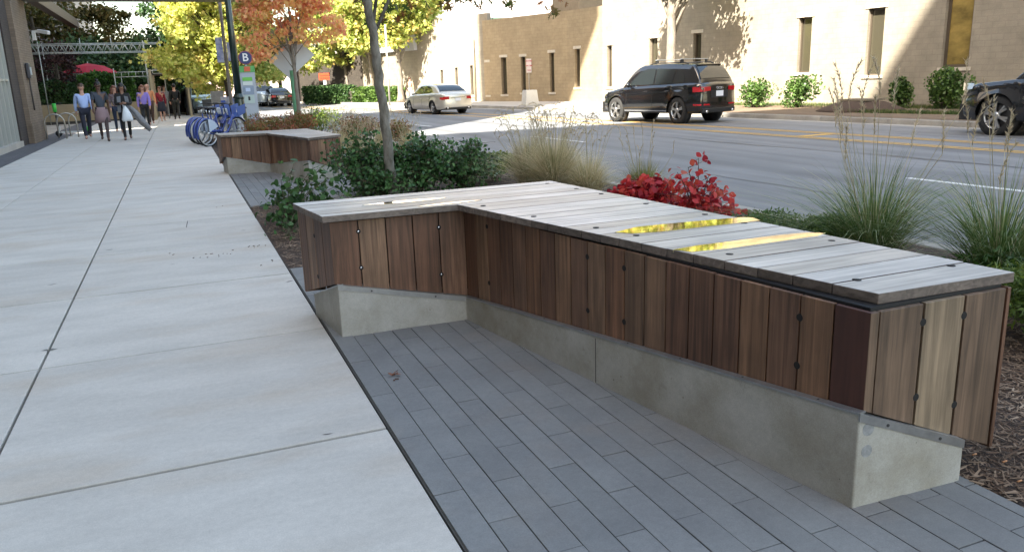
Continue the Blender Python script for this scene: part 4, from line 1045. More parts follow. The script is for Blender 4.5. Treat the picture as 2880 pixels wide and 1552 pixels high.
# red-brown nandinas near the lamp post
for i, (px, py, w_, h, n, m_) in enumerate(((760, 405, 1.5, .95, 2600, NAN), (850, 395, 1.5, .85, 2400, NAN), (905, 385, 1.4, .95, 2400, LIME), (1010, 410, 1.4, .80, 2200, NAN), (1130, 420, 1.0, .72, 1700, NAN), (720, 420, .9, .7, 1500, NAN))):
    shrub('nandina', ['bronze leaved shrub in front of the grey kiosk', 'reddish shrub right of the kiosk behind the far bench', 'yellow green shrub at the foot of the young maple', 'red tipped shrub left of the oak trunk', 'dark red shrub right of the oak trunk by the road', 'small bronze shrub against the back of the far bench'][i],
          gb(px, py), w_, h, n, .075, m_, 'narrow', 'shrub', 'reddish shrubs by the kiosk', lumpy=10, low=.05, flat=.2)
# shrubs by the wall across the road
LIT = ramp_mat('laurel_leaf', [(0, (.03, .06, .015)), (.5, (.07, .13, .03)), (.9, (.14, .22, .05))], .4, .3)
for i, (px, py, w_, h, n, lab) in enumerate(((2130, 302, 1.6, 1.25, 1500, 'sunlit round shrub just right of the black suv'), (2248, 303, 1.5, 1.35, 1500, 'sunlit shrub under the third tall window'), (2528, 303, .95, 1.1, 1300, 'narrow shaded shrub right of the mulch mound'), (2652, 306, 1.7, 1.45, 2600, 'broad dark shrub under the widest window'))):
    shrub('laurel_shrub', lab, gb(px, py, .02), w_, h, n, .10, LIT, 'oval', 'shrub', 'shrubs along the block wall', lumpy=15, stems=12, low=.0, flat=.3, zc=(.22, .78))
gm = MB()
def tuft_strip(name, label, pts, n, hgt, m):
    V = []; Fc = []
    for i in range(n):
        a, b_, q = pts[random.randrange(len(pts))]; u = random.random(); x = a[0]+(b_[0]-a[0])*u+random.uniform(-q, q); y = a[1]+(b_[1]-a[1])*u+random.uniform(-q, q)
        an = random.uniform(0, math.pi); h = hgt*random.uniform(.4, 1.1); s = .012; dx, dy = math.cos(an)*s, math.sin(an)*s; lx, ly = random.uniform(-.06, .06), random.uniform(-.06, .06); k = len(V)
        V += [(x-dx, y-dy, .01), (x+dx, y+dy, .01), (x+lx, y+ly, h)]; Fc.append((k, k+1, k+2))
    o = MB().add(V, Fc).build(name, m, recalc=False); o["kind"] = "stuff"; tag(o, label, 'grass')
GC = ramp_mat('verge_grass', [(0, (.03, .06, .015)), (.5, (.07, .11, .03)), (.9, (.17, .16, .06))], .6, .3)
tuft_strip('verge_grass', 'scruffy grass and ivy along the foot of the block wall', [((24.2, 21), (26, 13), .45), ((22.4, 29.5), (24.0, 24.0), .4), ((20.6, 21.4), (21.5, 17), .25), ((23, 24), (24.6, 18), .8)], 9000, .16, GC)
# mulch mound with a cover plate
c = G(2400, 322, 0); mm = MB(); 
for k in range(1): mm.lathe((c.x+1.6, c.y+1.3, 0), [(1.5, 0), (1.3, .10), (1.0, .22), (.75, .31), (.55, .35)], 18)
mo = mm.build('mulch_mound', MUL); tag(mo, 'brown mulch mound with a flat lid by the far kerb', 'mound')
lid = MB().box((c.x+1.6, c.y+1.3, .38), (1.1, 1.1, .06), rz=.2).build('mound_lid', mat('lid_brown', (.16, .13, .09), .8)); tag(lid, 'flat square lid on top of the mulch mound', 'lid')

# ================================================================== TREES
OAKL = ramp_mat('oak_leaf', [(0, (.03, .055, .015)), (.35, (.06, .10, .02)), (.6, (.16, .10, .03)), (.8, (.26, .08, .03)), (.97, (.22, .05, .03))], .5, .4)
MAPY = ramp_mat('yellow_maple', [(0, (.30, .36, .04)), (.3, (.48, .54, .12)), (.6, (.66, .64, .20)), (.85, (.74, .60, .20)), (.99, (.66, .36, .10))], .6, .45)
MAPG = ramp_mat('green_gold_maple', [(0, (.16, .24, .04)), (.4, (.40, .48, .12)), (.75, (.62, .56, .18)), (.97, (.66, .36, .12))], .6, .45)
MAPO = ramp_mat('orange_maple', [(0, (.62, .64, .20)), (.25, (.85, .70, .26)), (.5, (.92, .60, .28)), (.72, (.88, .40, .24)), (.9, (.70, .26, .16)), (.98, (.88, .72, .30))], .6, .55)
# near oak: slim leaning trunk, boughs above the picture
b = Vector(gb(1108, 560)); yy = b.y
tp = [b, atY(1094, 420, yy-.0), atY(1068, 240, yy-.05), atY(1050, 100, yy-.1), atY(1030, -10, yy-.12), atY(1010, -200, yy-.1), atY(1005, -420, yy)]
tp = [tuple(p) for p in tp]
top = Vector(tp[-1])
ex = []
for (px, py, yo) in ((1235, 2, 0), (1250, 8, .1), (1262, 5, 0), (1278, 28, -.2), (1284, 12, -.2), (1290, 2, -.2), (1316, 6, 0), (1330, 8, .2), (1345, 12, .1), (1352, 3, 0), (1322, -2, 0), (1372, 4, .3), (1415, 6, .4), (1440, 14, .4), (1445, 3, .3), (1250, -8, 0), (1300, -10, 0), (1380, -8, 0), (1400, -14, .2),
                     (1065, 40, .6), (1080, 62, .8), (1098, 30, .7), (1110, 14, .6), (1125, 20, .9), (1062, 10, .5), (1146, 6, .9), (1072, 85, .9), (1050, 55, 1.0), (1135, 40, .9), (1008, 8, -.4), (1165, -4, 0), (1195, -5, 0), (1560, 20, 1.2), (1545, 38, 1.2), (1575, 33, 1.3), (1590, 8, 1.2), (1520, 14, 1.2)):
    for q in range(2):
        v = atY(px+rng.normal()*6, py+rng.normal()*5-6, yy+yo-.3+rng.normal()*.08); ex.append(list(v))
oak = tree('oak_tree', 'slim grey barked oak leaning left behind the foreground bench', b, tp, .072, .044,
     [((top.x+.4, yy+.2, 6.2), (2.6, 2.2, 1.9)), ((top.x+1.2, yy-.4, 5.0), (2.0, 1.6, .9)), ((top.x+2.2, yy+.6, 4.5), (1.4, 1.3, .6))], 90, .45, 34, .135, OAKL, bark_grey(), 'oak', limbs=26, droop=.7, extra=np.array(ex))
tw_ = MB()
st_ = atY(1036, -30, yy-.1)
for (px, py, yo) in ((1250, -20, .1), (1330, -16, 0), (1420, -20, .3), (1120, -10, .7), (1560, -10, 1.2)):
    e_ = atY(px, py, yy+yo-.3); tw_.tube([st_+Vector((0, 0, .35)), st_.lerp(e_, .5)+Vector((0, 0, .45)), e_], [.022, .013, .005], 6)
world_part(tw_, 'branch', bark_grey(), oak, recalc=False)
TG = mat('street_tree_bark', (.25, .22, .18), .9, c2=(.12, .10, .08), scale=8, bump=.7, bscale=20, stretch=(1, 1, .4))
TDK = mat('dark_trunk', (.05, .04, .035), .9, var=.3, scale=8)
def pxell(px, py, rxp, ryp, y, dy=None, z=None):
    c = atY(px, py, y); d = (Vector(c)-Vector((0, 0, CH))).dot(CF); m = d/F
    return ((c.x, c.y, c.z), (rxp*m, dy or rxp*m, ryp*m))
# big yellow maple above the bicycles
y_ = 41.0; b = Vector((atY(655, 340, y_).x, y_, -.03))
tree('maple_tree', 'bright yellow maple over the bicycle dock left of the lamp post', b, [tuple(b), (b.x-.1, y_, 1.8), (b.x-.3, y_, 3.4), (b.x-.5, y_, 6)], .13, .05,
     [pxell(545, 60, 95, 80, y_), pxell(475, 165, 60, 25, y_), pxell(560, 195, 85, 45, y_), pxell(630, 130, 70, 90, y_), pxell(560, -60, 120, 80, y_), pxell(600, 240, 60, 22, y_+1)], 260, .42, 90, .17, MAPY, TDK, 'maple', group='autumn street trees', limbs=30)
y_ = 52.0
for i, (px, lab) in enumerate(((532, 'dark trunked yellow tree behind the scaffold walkway'), (585, 'dark trunked yellow tree behind the parked truck'))):
    b = Vector((atY(px, 300, y_).x, y_, -.03)); y_ += 4
    tree('maple_tree', lab, b, [tuple(b), (b.x+.05, y_, 2.2), (b.x, y_, 4.0), (b.x, y_, 6.5)], .17, .06,
         [pxell(px, 160+10*i, 60, 50, y_), pxell(px+20, 60, 80, 70, y_)], 120, .5, 70, .2, MAPG, TDK, 'maple', group='autumn street trees', limbs=16)
# young orange maple beside the green post
y_ = 30.6; b = Vector((atY(843, 345, y_).x, y_, -.03))
tree('maple_tree', 'young orange red maple beside the green sign post', b, [tuple(b)]+[tuple(atY(px, py, y_)) for px, py in ((838, 280), (830, 215), (820, 130), (812, 20))]+[tuple(atY(806, -80, y_))], .085, .03,
     [pxell(790, 30, 90, 45, y_), pxell(725, 125, 50, 50, y_), pxell(830, 85, 60, 30, y_), pxell(900, 60, 70, 60, y_), pxell(820, -50, 130, 60, y_), pxell(720, 30, 60, 60, y_), pxell(772, 118, 26, 26, y_), pxell(872, 100, 26, 24, y_)], 190, .28, 44, .13, MAPO, TG, 'maple', group='autumn street trees', limbs=34)
y_ = 36; b = Vector((atY(700, 330, y_).x, y_+4, -.03))
tree('maple_tree', 'green and gold maple between the yellow and the orange maples', b, [tuple(b), (b.x, b.y, 2.4), (b.x+.1, b.y, 6)], .10, .04, [pxell(690, 20, 60, 60, y_+4), pxell(680, 150, 50, 60, y_+4), pxell(760, 200, 50, 26, y_+4)], 110, .38, 66, .15, MAPG, TDK, 'maple', group='autumn street trees', limbs=14)
# trees on the far pavement
for i, (bx_, by_, tx, r_, ells, lm, lab) in enumerate((
    (985, 285, 962, .16, [(925, 70, 75, 80), (960, 150, 55, 35), (880, 160, 50, 40), (900, 0, 80, 50)], MAPG, 'gold and green maple on the far pavement left of the oak trunk'),
    (1052, 286, 1035, .17, [(1010, 90, 50, 60), (1000, 30, 60, 50)], MAPG, 'green gold maple on the far pavement just behind the oak trunk'),
    (1128, 289, 1118, .24, [(1115, 40, 75, 60), (1180, 60, 45, 55), (1160, 0, 90, 40), (1108, 110, 35, 30)], MAPG, 'yellow green maple on the far pavement right of the oak trunk'))):
    b = G(bx_, by_, -.01); y_ = b.y; d_ = (b-Vector((0, 0, CH))).dot(CF)/F
    pts = [tuple(b), tuple(atY((bx_+tx)/2+2, 220, y_)), tuple(atY(tx, 150, y_)), tuple(atY(tx-6, 20, y_))]
    tree('maple_tree', lab, b, pts, r_, .09, [pxell(a, c, e, f, y_) for (a, c, e, f) in ells], 130, .62, 66, .26, lm, TG, 'maple', group='autumn street trees', limbs=18)
# tree in front of the block wall: only trunk in view, crown above throws its shadow on the wall
b = atY(1888, 300, 31.0); b.z = -.01; y_ = b.y
tree('street_tree', 'stout street tree in front of the block wall behind the black suv', b, [tuple(b), tuple(atY(1887, 160, y_)), tuple(atY(1890, 0, y_)), (b.x+.1, y_, 8)], .24, .14,
     [((b.x+.3, y_+.2, 7.3), (2.6, 2.3, 1.9)), ((b.x+.7, y_+1.3, 5.6), (1.3, 1.5, .8)), ((b.x+.5, y_-1.1, 5.5), (1.2, 1.3, .7))], 110, .5, 75, .2, MAPG, TG, 'maple', group=None, limbs=26)
# far hedge by the dark wall
h0 = G(860, 292, -.01); h1 = G(980, 292, -.01)
def hedge_line(label, p0, p1, dep, h, n, leaf, m):
    p0, p1 = Vector(p0), Vector(p1); t = empty('hedge', (p0+p1)/2, label, 'hedge'); d = p1-p0; nn = Vector((d.y, -d.x, 0)).normalized()
    if nn.y < 0: nn = -nn
    P = []
    for i in range(n):
        u, v, w__ = rng.uniform(), rng.uniform(), rng.uniform()
        k = rng.integers(0, 2)
        if k: v = rng.uniform(-.03, .08)
        else: w__ = rng.uniform(.9, 1.05)
        P.append(p0+d*u+nn*(v*dep)+Vector((0, 0, w__*h)))
    leaf_mesh('foliage', P, leaf, m, t, 'oval'); mb = MB()
    for i in range(10): q = p0+d*random.random()+nn*dep*.5; mb.tube([(q.x, q.y, 0), (q.x, q.y, h*.9)], .03, 5)
    world_part(mb, 'stem', bark(), t, recalc=False); return t
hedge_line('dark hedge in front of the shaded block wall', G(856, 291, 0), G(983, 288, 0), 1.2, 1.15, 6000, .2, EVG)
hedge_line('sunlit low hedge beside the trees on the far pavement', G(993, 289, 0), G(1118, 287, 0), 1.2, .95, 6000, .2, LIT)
# background foliage seen between the trunks
for i, (px, y__, h, w_, m_, lab) in enumerate(((700, 78, 7, 7, BRN, 'olive tree far up the street behind the kiosk'), (790, 84, 8, 7, MAPG, 'greenish tree far up the street behind the parked cars'), (840, 88, 7.5, 6, BRN, 'olive tree left of the orange construction sign'), (600, 92, 9, 8, MAPY, 'yellow tree far behind the bicycle dock'))):
    x = atY(px, 250, y__).x; tree('far_tree', lab, (x, y__, -.1), [(x, y__, -.1), (x, y__, h*.5), (x, y__, h*.8)], .2, .08, [((x, y__, h*.62), (w_/2, w_/2, h*.33))], 80, .8, 70, .34, m_, TDK, 'quad', group='trees far up the street', limbs=12)
# ================================================================== VEHICLES
def paint(name, c, metal=.3, rough=.28): return mat(name, c, rough, metal, coat=1.0)
TYRE = mat('tyre_rubber', (.018, .018, .018), .85)
RIM = mat('alloy', (.50, .50, .50), .28, metal=.9)
CARG = mat('car_glass', (.012, .016, .018), .03, spec=1.0)
CHR = mat('chrome_trim', (.7, .7, .7), .12, metal=1)
TRIM = mat('black_trim', (.015, .015, .016), .5)
PLATE = mat('number_plate', (.72, .72, .74), .4)
TAILR = mat('tail_lamp_red', (.42, .012, .018), .12, coat=1)
HEADL = mat('head_lamp_clear', (.30, .32, .33), .1, coat=1)
def interp(x, tab):
    for (a, va), (b, vb) in zip(tab, tab[1:]):
        if x <= b:
            u = (x-a)/(b-a) if b > a else 0; u = max(0, min(1, u)); u = u*u*(3-2*u)*.35+u*.65
            return va+(vb-va)*u
    return tab[-1][1]
def car(label, cat, P, loc, rz, pm, group=None, small=False):
    t = empty(P['name'], loc, label, cat, group, rz)
    Wd, wb_, rw = P['W'], P['wb'], P['rw']; xr, xf = -wb_/2, wb_/2; xb, xn = P['xb'], P['xn']; tr = P.get('track', Wd-.27)
    ra = rw+P.get('gap', .055)
    top = P['top']; plan = P['plan']; sill = P['sill']
    xs = []
    x = xb
    while x < xn: xs.append(x); x += .12 if small else .07
    xs.append(xn); 
    for c in (xr, xf):
        for k in range(-8, 9): xs.append(c+ra*math.sin(k/8*math.pi/2))
    xs = sorted(xs); xs = [v for i, v in enumerate(xs) if i == 0 or v-xs[i-1] > .006]
    NR = 9
    def hw(x): return Wd/2*interp(x, plan)
    def yside(x, z):                         # half width at height z
        zt = interp(x, top); zb = sill; u = max(0, min(1, (z-zb)/(zt-zb)))
        bul = .94+.075*math.sin(math.pi*min(1, u*1.15)**.8) if u < .87 else 1.0-.055*((u-.87)/.13)
        crease = .010*math.exp(-((z-P['crease'])/.03)**2)
        fl = 0
        for c in (xr, xf):
            dd = math.hypot(x-c, z-rw); fl = max(fl, .022*math.exp(-((dd-ra)/.09)**2))
        return hw(x)*bul+crease+fl
    def zbot(x):
        z = sill+.06*max(0, 1-(x-xb)/.35)+.05*max(0, 1-(xn-x)/.3)
        for c in (xr, xf):
            if abs(x-c) < ra: z = max(z, rw+math.sqrt(max(0, ra*ra-(x-c)**2)))
        return z
    b = MB(); vs = []; cols = []
    for x in xs:
        zt = interp(x, top); zb = zbot(x); L_ = []
        for j in range(NR): z = zb+(zt-zb)*(j/(NR-1)); L_.append((x, yside(x, z), z))
        # over the top: bonnet, boot
        for q in (.97, .88, .6, .25, 0): L_.append((x, yside(x, zt)*q, zt+.012+.03*(1-q*q)))
        full = L_+[(x, -y, z) for (x, y, z) in L_[-2::-1]]
        cols.append(len(vs)); vs += full
    m = len(full); fs = []
    for i in range(len(xs)-1):
        for j in range(m-1): fs.append((cols[i]+j, cols[i+1]+j, cols[i+1]+j+1, cols[i]+j+1))
    # end caps
    for ci in (0, len(xs)-1):
        c = cols[ci]
        for j in range(m//2): fs.append((c+j, c+j+1, c+m-2-j, c+m-1-j) if j < m//2-1 else (c+j, c+j+1, c+m-1-j))
    b.add(vs, fs, True)
    body = b.build('body', pm, t)
    # wheel wells and floor
    mb = MB().b2((xb+.12, -Wd/2*.86, sill-.02), (xn-.12, Wd/2*.86, sill+.30))
    for s in (-1, 1):
        for c in (xr, xf): mb.lathe((c, 0, rw), [(ra-.004, s*(tr/2-.16)), (ra-.004, s*(Wd/2*.90))], 24, 'Y')
    mb.build('underbody', TRIM, t)
    # greenhouse
    gx = P['gx']                             # windscreen foot, roof front, roof rear, rear-window foot
    zr = P['roof']; belt = lambda x: interp(x, top)
    def rooftop(x):
        if x <= gx[1]: u = (x-gx[0])/(gx[1]-gx[0]); return belt(gx[0])+(zr-.03-belt(gx[0]))*(math.sin(max(0, u)*math.pi/2)**.85)
        if x >= gx[2]: u = (gx[3]-x)/(gx[3]-gx[2]); return belt(gx[3])+(zr-.01-belt(gx[3]))*(math.sin(max(0, u)*math.pi/2)**.85)
        u = (x-gx[1])/(gx[2]-gx[1]); return zr-.03+.02*u+.03*math.sin(math.pi*u)
    tum = P['tum']
    def gy(x, z):
        h = max(0, (z-belt(x)))/(zr-P['zb']); return (yside(x, belt(x))*.965)-tum*h-.06*max(0, h-.85)
    b = MB(); vs = []; cols = []; gxs = [gx[0]+(gx[3]-gx[0])*i/36 for i in range(37)]
    for x in gxs:
        zt = max(rooftop(x), belt(x)+.004); zb = belt(x)-.01; L_ = []
        for j in range(6): z = zb+(zt-.035*min(1, (zt-zb)*4)-zb)*j/5; L_.append((x, gy(x, z), z))
        y5 = L_[-1][1]
        for q in (.95, .8, .45, 0): L_.append((x, y5*q, zt-(.0 if q < .9 else .012)+.01*(1-q*q)))
        full = L_+[(x, -y, z) for (x, y, z) in L_[-2::-1]]; cols.append(len(vs)); vs += full
    m = len(full); fs = []
    for i in range(36):
        for j in range(m-1): fs.append((cols[i]+j, cols[i+1]+j, cols[i+1]+j+1, cols[i]+j+1))
    b.add(vs, fs, True); b.build('roof', pm, t)
    # side windows
    def sidewin(poly, nm='side_window', mat_=CARG, off=.006):
        for s in (1, -1):
            xs_ = [p[0] for p in poly]; mb = MB(); N_ = 12; V = []
            def span(x):
                hits = []
                for i in range(len(poly)):
                    p, q = poly[i], poly[(i+1) % len(poly)]
                    if (p[0]-x)*(q[0]-x) <= 0 and p[0] != q[0]: hits.append(p[1]+(q[1]-p[1])*(x-p[0])/(q[0]-p[0]))
                return (min(hits), max(hits)) if hits else (0, 0)
            a, c = min(xs_)+.001, max(xs_)-.001
            for i in range(N_+1):
                x = a+(c-a)*i/N_; lo, hi = span(x)
                for j in range(4): z = lo+(hi-lo)*j/3; V.append((x, s*(gy(x, z)+off), z))
            mb.add(V, [(i*4+j, i*4+4+j, i*4+5+j, i*4+1+j) for i in range(N_) for j in range(3)], True); mb.build(nm, mat_, t)
    for poly in P['wins']: sidewin(poly)
    def topwin(x0, x1, w0, w1, nm):
        V = []; N_ = 10
        for i in range(N_+1):
            x = x0+(x1-x0)*i/N_; w_ = w0+(w1-w0)*i/N_
            for j in range(9):
                q = -1+2*j/8; zt = max(rooftop(x), belt(x)+.004)
                V.append((x+(.012 if x > 0 else -.012), q*w_*gy(x, zt-.03), zt+.010+.01*(1-q*q)-(.008 if abs(q*w_) > .85 else 0)))
        MB().add(V, [(i*9+j, i*9+9+j, i*9+10+j, i*9+1+j) for i in range(N_) for j in range(8)], True).build(nm, CARG, t)
    topwin(gx[2]+.06*(gx[3]-gx[2]), gx[2]+.90*(gx[3]-gx[2]), .90, .93, 'windscreen')
    topwin(gx[0]+.12*(gx[1]-gx[0]), gx[0]+.90*(gx[1]-gx[0]), .92, .86, 'rear_window')
    # wheels
    for c in (xr, xf):
        for s in (1, -1):
            y = s*(tr/2); wd = .225
            prof = [(rw*.66, -wd/2), (rw*.9, -wd/2-.004), (rw*.985, -wd/2+.02), (rw, -wd/2+.05), (rw, wd/2-.05), (rw*.985, wd/2-.02), (rw*.9, wd/2+.004), (rw*.66, wd/2)]
            w = MB().lathe((c, y, rw), prof, 28, 'Y', cap=False).build('wheel', TYRE, t)
            r = MB(); yo = y+s*(wd/2-.012); r.lathe((c, yo-s*.05, rw), [(rw*.64, -.03), (rw*.70, -.03), (rw*.70, .055), (rw*.66, .055), (rw*.64, -.02)], 28, 'Y', cap=False)
            ns = P.get('spokes', 5)
            for k in range(ns):
                a = 2*math.pi*k/ns+.3
                for dd in (-.13, .13): r.bar((c+.07*math.cos(a), yo, rw+.07*math.sin(a)), (c+rw*.66*math.cos(a+dd), yo-s*.01, rw+rw*.66*math.sin(a+dd)), .04, .03, up=(0, 1, 0))
            r.lathe((c, yo, rw), [(.075, -.03), (.075, .012), (.03, .02)], 16, 'Y')
            ro = r.build('rim', RIM, None); ro.parent = w
            dk_ = MB().lathe((c, y+s*.03, rw), [(rw*.64, 0), (rw*.64, .012)], 20, 'Y').build('brake', TRIM, None); dk_.parent = w
    # rear face details, front details
    P['extras'](t, dict(yside=yside, hw=hw, belt=belt, gy=gy, xb=xb, xn=xn, rooftop=rooftop, gx=gx, pm=pm))
    # door seams and handles
    mb = MB(); ms = MB()
    for xd in P['seams']:
        for s in (1, -1):
            pts = [(xd, s*(yside(xd, z)+.001), z) for z in [sill+.1+(interp(xd, top)-sill-.12)*k/5 for k in range(6)]]; ms.tube(pts, .005, 4)
    for xh in P['handles']:
        for s in (1, -1): z = P['crease']+.02; mb.tube([(xh-.09, s*(yside(xh-.09, z)+.02), z), (xh+.09, s*(yside(xh+.09, z)+.02), z)], .014, 6)
    mb.build('door_handle', pm, t); ms.build('door_seam', TRIM, t)
    mb = MB()
    for s in (1, -1):
        x = P['mirror']; z = interp(x, top)+.07; y = yside(x, interp(x, top)); mb.ball((x, s*(y+.10), z), (.07, .11, .075), 10, 6); mb.bar((x+.02, s*(y-.06), z-.05), (x, s*(y+.05), z-.02), .04)
    mb.build('mirror', pm, t)
    return t
def suv_extras(t, k):
    xb, ys_, pm = k['xb'], k['yside'], k['pm']
    b = k['belt'](xb+.1)
    def wrap(z0, z1, ya, yb, nm, m, off=.006, xo=0):     # strip lying on the rounded tail
        for s in (1, -1):
            V = []
            N_ = 10
            for i in range(N_+1):
                u = i/N_
                for z in (z0, z1):
                    V.append(k['tail'](s, ya+(yb-ya)*u, z, off))
            MB().add(V, [(2*i, 2*i+2, 2*i+3, 2*i+1) for i in range(N_)], True).build(nm, m, t)
    return wrap
def q5_extras(t, k):
    xb, xn = k['xb'], k['xn']; ys_ = k['yside']
    def tail(s, q, z, off):
        """q in 0..1: 0 centre of the tail, 1 well round the corner"""
        hwb = k['hw'](xb)*.96
        if q < .72: return (xb-off, s*hwb*(q/.72), z)
        u = (q-.72)/.28; x = xb+u*.42; return (x, s*(ys_(x, z)+off), z)
    def strip_(z0, z1, q0, q1, nm, m, off=.006, taper=0):
        for s in (1, -1):
            V = []; N_ = 12
            for i in range(N_+1):
                u = i/N_; q = q0+(q1-q0)*u; a = z0+taper*(1-u)
                V += [tail(s, q, a, off), tail(s, q, z1, off)]
            MB().add(V, [(2*i, 2*i+2, 2*i+3, 2*i+1) for i in range(N_)], True).build(nm, m, t)
    strip_(.86, 1.00, .42, .93, 'tail_lamp', TAILR, .010, .035)
    strip_(.50, .54, .45, .90, 'rear_reflector', TAILR, .012)
    MB().b2((xb-.022, -.26, .80), (xb-.008, .26, .97)).build('plate', PLATE, t) if False else None
    MB().b2((xb-.016, -.40, .70), (xb-.004, .40, .90)).build('plate_recess', TRIM, t)
    MB().b2((xb-.024, -.17, .735), (xb-.0165, .17, .885)).build('number_plate', PLATE, t)
    mb = MB()
    for i in range(4): mb.tube([(xb-.014, -.12+.075*i+.045*math.cos(a), .955+.03*math.sin(a)) for a in [j*math.pi/6 for j in range(12)]], .006, 5, closed=True)
    mb.build('badge', CHR, t)
    MB().b2((xb-.012, -.78, .30), (xb+.3, .78, .42)).build('rear_bumper_trim', TRIM, t, bevel=.02)
    MB().tube([(xb-.015, -.62, .33), (xb-.06, -.62, .33)], .04, 12).tube([(xb-.015, .62, .33), (xb-.06, .62, .33)], .04, 12).build('exhaust', CHR, t)
    # roof spoiler, rails and cross bars
    gx = k['gx']; xs_ = gx[1]-.02
    MB().prism([(xs_+.10, -.58), (xs_+.10, .58), (xs_-.17, .55), (xs_-.17, -.55)], 1.575, 1.61).build('roof_spoiler', k['pm'], t, bevel=.012)
    mb = MB()
    for s in (1, -1): mb.tube([(gx[1]+.15, s*.60, 1.625), (gx[1]+.3, s*.60, 1.675), (gx[2]-.35, s*.60, 1.675), (gx[2]-.15, s*.60, 1.63)], .016, 6)
    mb.build('roof_rail', TRIM, t)
    for x in (gx[1]+.45, gx[2]-.45):
        MB().b2((x-.035, -.64, 1.752), (x+.035, .64, 1.775)).build('roof_bar', mat('roof_bar_alloy', (.55, .57, .6), .3, metal=.8), t, bevel=.008)
        MB().box((x, -.57, 1.712), (.07, .07, .09)).box((x, .57, 1.712), (.07, .07, .09)).build('roof_bar_foot', TRIM, t, bevel=.01)
    MB().bar((xb+.27, .02, 1.10), (xb+.24, -.36, 1.10), .02).build('rear_wiper', TRIM, t)
    for s in (1, -1):
        x0, x1 = -.95, .95; mb = MB(); N_ = 12; V = []
        for i in range(N_+1):
            x = x0+(x1-x0)*i/N_
            for z in (.335, .37): V.append((x, s*(ys_(x, z)+.012), z))
        mb.add(V, [(2*i, 2*i+2, 2*i+3, 2*i+1) for i in range(N_)], True).build('sill_trim', CHR, t)
    front_lamps(t, k, .80, .95)
def front_lamps(t, k, z0, z1):
    xn = k['xn']
    for s in (1, -1):
        V = []; N_ = 8
        for i in range(N_+1):
            x = xn-.02-.42*i/N_
            for z in (z0+.04*i/N_, z1-.01*i/N_): V.append((x+.012, s*(k['yside'](x, z)+.008), z))
        MB().add(V, [(2*i, 2*i+2, 2*i+3, 2*i+1) for i in range(N_)], True).build('headlight', HEADL, t)
    MB().b2((xn-.01, -.45, .42), (xn+.012, .45, .85)).build('grille', TRIM, t)
Q5 = dict(name='suv', W=1.88, wb=2.80, rw=.365, xb=-2.32, xn=2.30, sill=.30, crease=.88, roof=1.64, zb=1.02, tum=.20, track=1.66, gap=.05,
  top=[(-2.32, 1.04), (-2.2, 1.09), (-1.9, 1.10), (-.5, 1.06), (.6, 1.02), (1.15, .99), (1.9, .88), (2.2, .76), (2.3, .62)],
  plan=[(-2.32, .80), (-2.24, .895), (-2.1, .95), (-1.7, .985), (-.8, 1), (1.2, 1), (1.8, .95), (2.1, .85), (2.3, .60)],
  gx=(-2.22, -1.72, .25, 1.12), wins=[[(.86, 1.07), (.15, 1.08), (-.28, 1.09), (-.28, 1.53), (.10, 1.53), (.42, 1.43)], [(-.34, 1.09), (-1.12, 1.11), (-1.16, 1.50), (-.34, 1.53)], [(-1.20, 1.12), (-1.62, 1.15), (-1.50, 1.40), (-1.22, 1.49)]],
  seams=(-.31, .88, -1.18), handles=(-.95, .0), mirror=.72, extras=q5_extras, spokes=5)
BLKP = paint('black_paint', (.005, .005, .006), .0, .14)
p1, p2, p3 = G(1895.6, 349, -.15), G(1739, 343, -.15), G(2035, 346.5, -.15)
hd = (p2-p1).normalized(); rzs = math.atan2(hd.y, hd.x); lat = Vector((hd.y, -hd.x, 0))
cc = p1+hd*1.40+lat*.83; cc.z = -.15
suv_ = car('black suv with silver roof bars driving away in the middle of the road', 'car', Q5, p1+hd*1.42+lat*.90, rzs, BLKP); suv_.scale = (1.0, 1.08, 1.17); suv_.rotation_euler[2] += .06; suv_.location += lat*.1
def q7_extras(t, k):
    front_lamps(t, k, .86, 1.02)
    xn = k['xn']; MB().b2((xn-.02, -.5, .35), (xn+.02, .5, .55)).build('lower_grille', CHR, t)
S2 = dict(Q5); S2.update(name='suv', W=1.95, xn=2.42, xb=-2.5, wb=2.86, rw=.385, roof=1.72, top=[(-2.5, 1.04), (-2.2, 1.12), (-.5, 1.10), (.6, 1.08), (1.15, 1.06), (1.9, 1.00), (2.25, .90), (2.42, .70)],
  plan=[(-2.5, .80), (-2.1, .95), (-1.7, .985), (-.8, 1), (1.4, 1), (1.95, .96), (2.2, .88), (2.42, .66)], gx=(-2.4, -1.9, .2, 1.15),
  wins=[[(.86, 1.13), (.15, 1.14), (-.28, 1.14), (-.28, 1.6), (.10, 1.6), (.42, 1.5)], [(-.34, 1.14), (-1.2, 1.16), (-1.2, 1.58), (-.34, 1.6)]], extras=q7_extras, seams=(-.3, .95), handles=(.05,), spokes=6, crease=.92)
f1 = G(2801, 381, -.15); hd2 = Vector((-.055, 1, 0)).normalized(); rz2 = math.atan2(hd2.y, hd2.x); lat2 = Vector((hd2.y, -hd2.x, 0))
cc = f1-hd2*1.43*1.14+lat2*.98; cc.z = -.15
s2_ = car('black suv entering from the right edge, only its front showing', 'car', S2, cc, rz2, paint('black_blue_paint', (.012, .013, .017), .3, .2)); s2_.scale = (1.14, 1.14, 1.17)
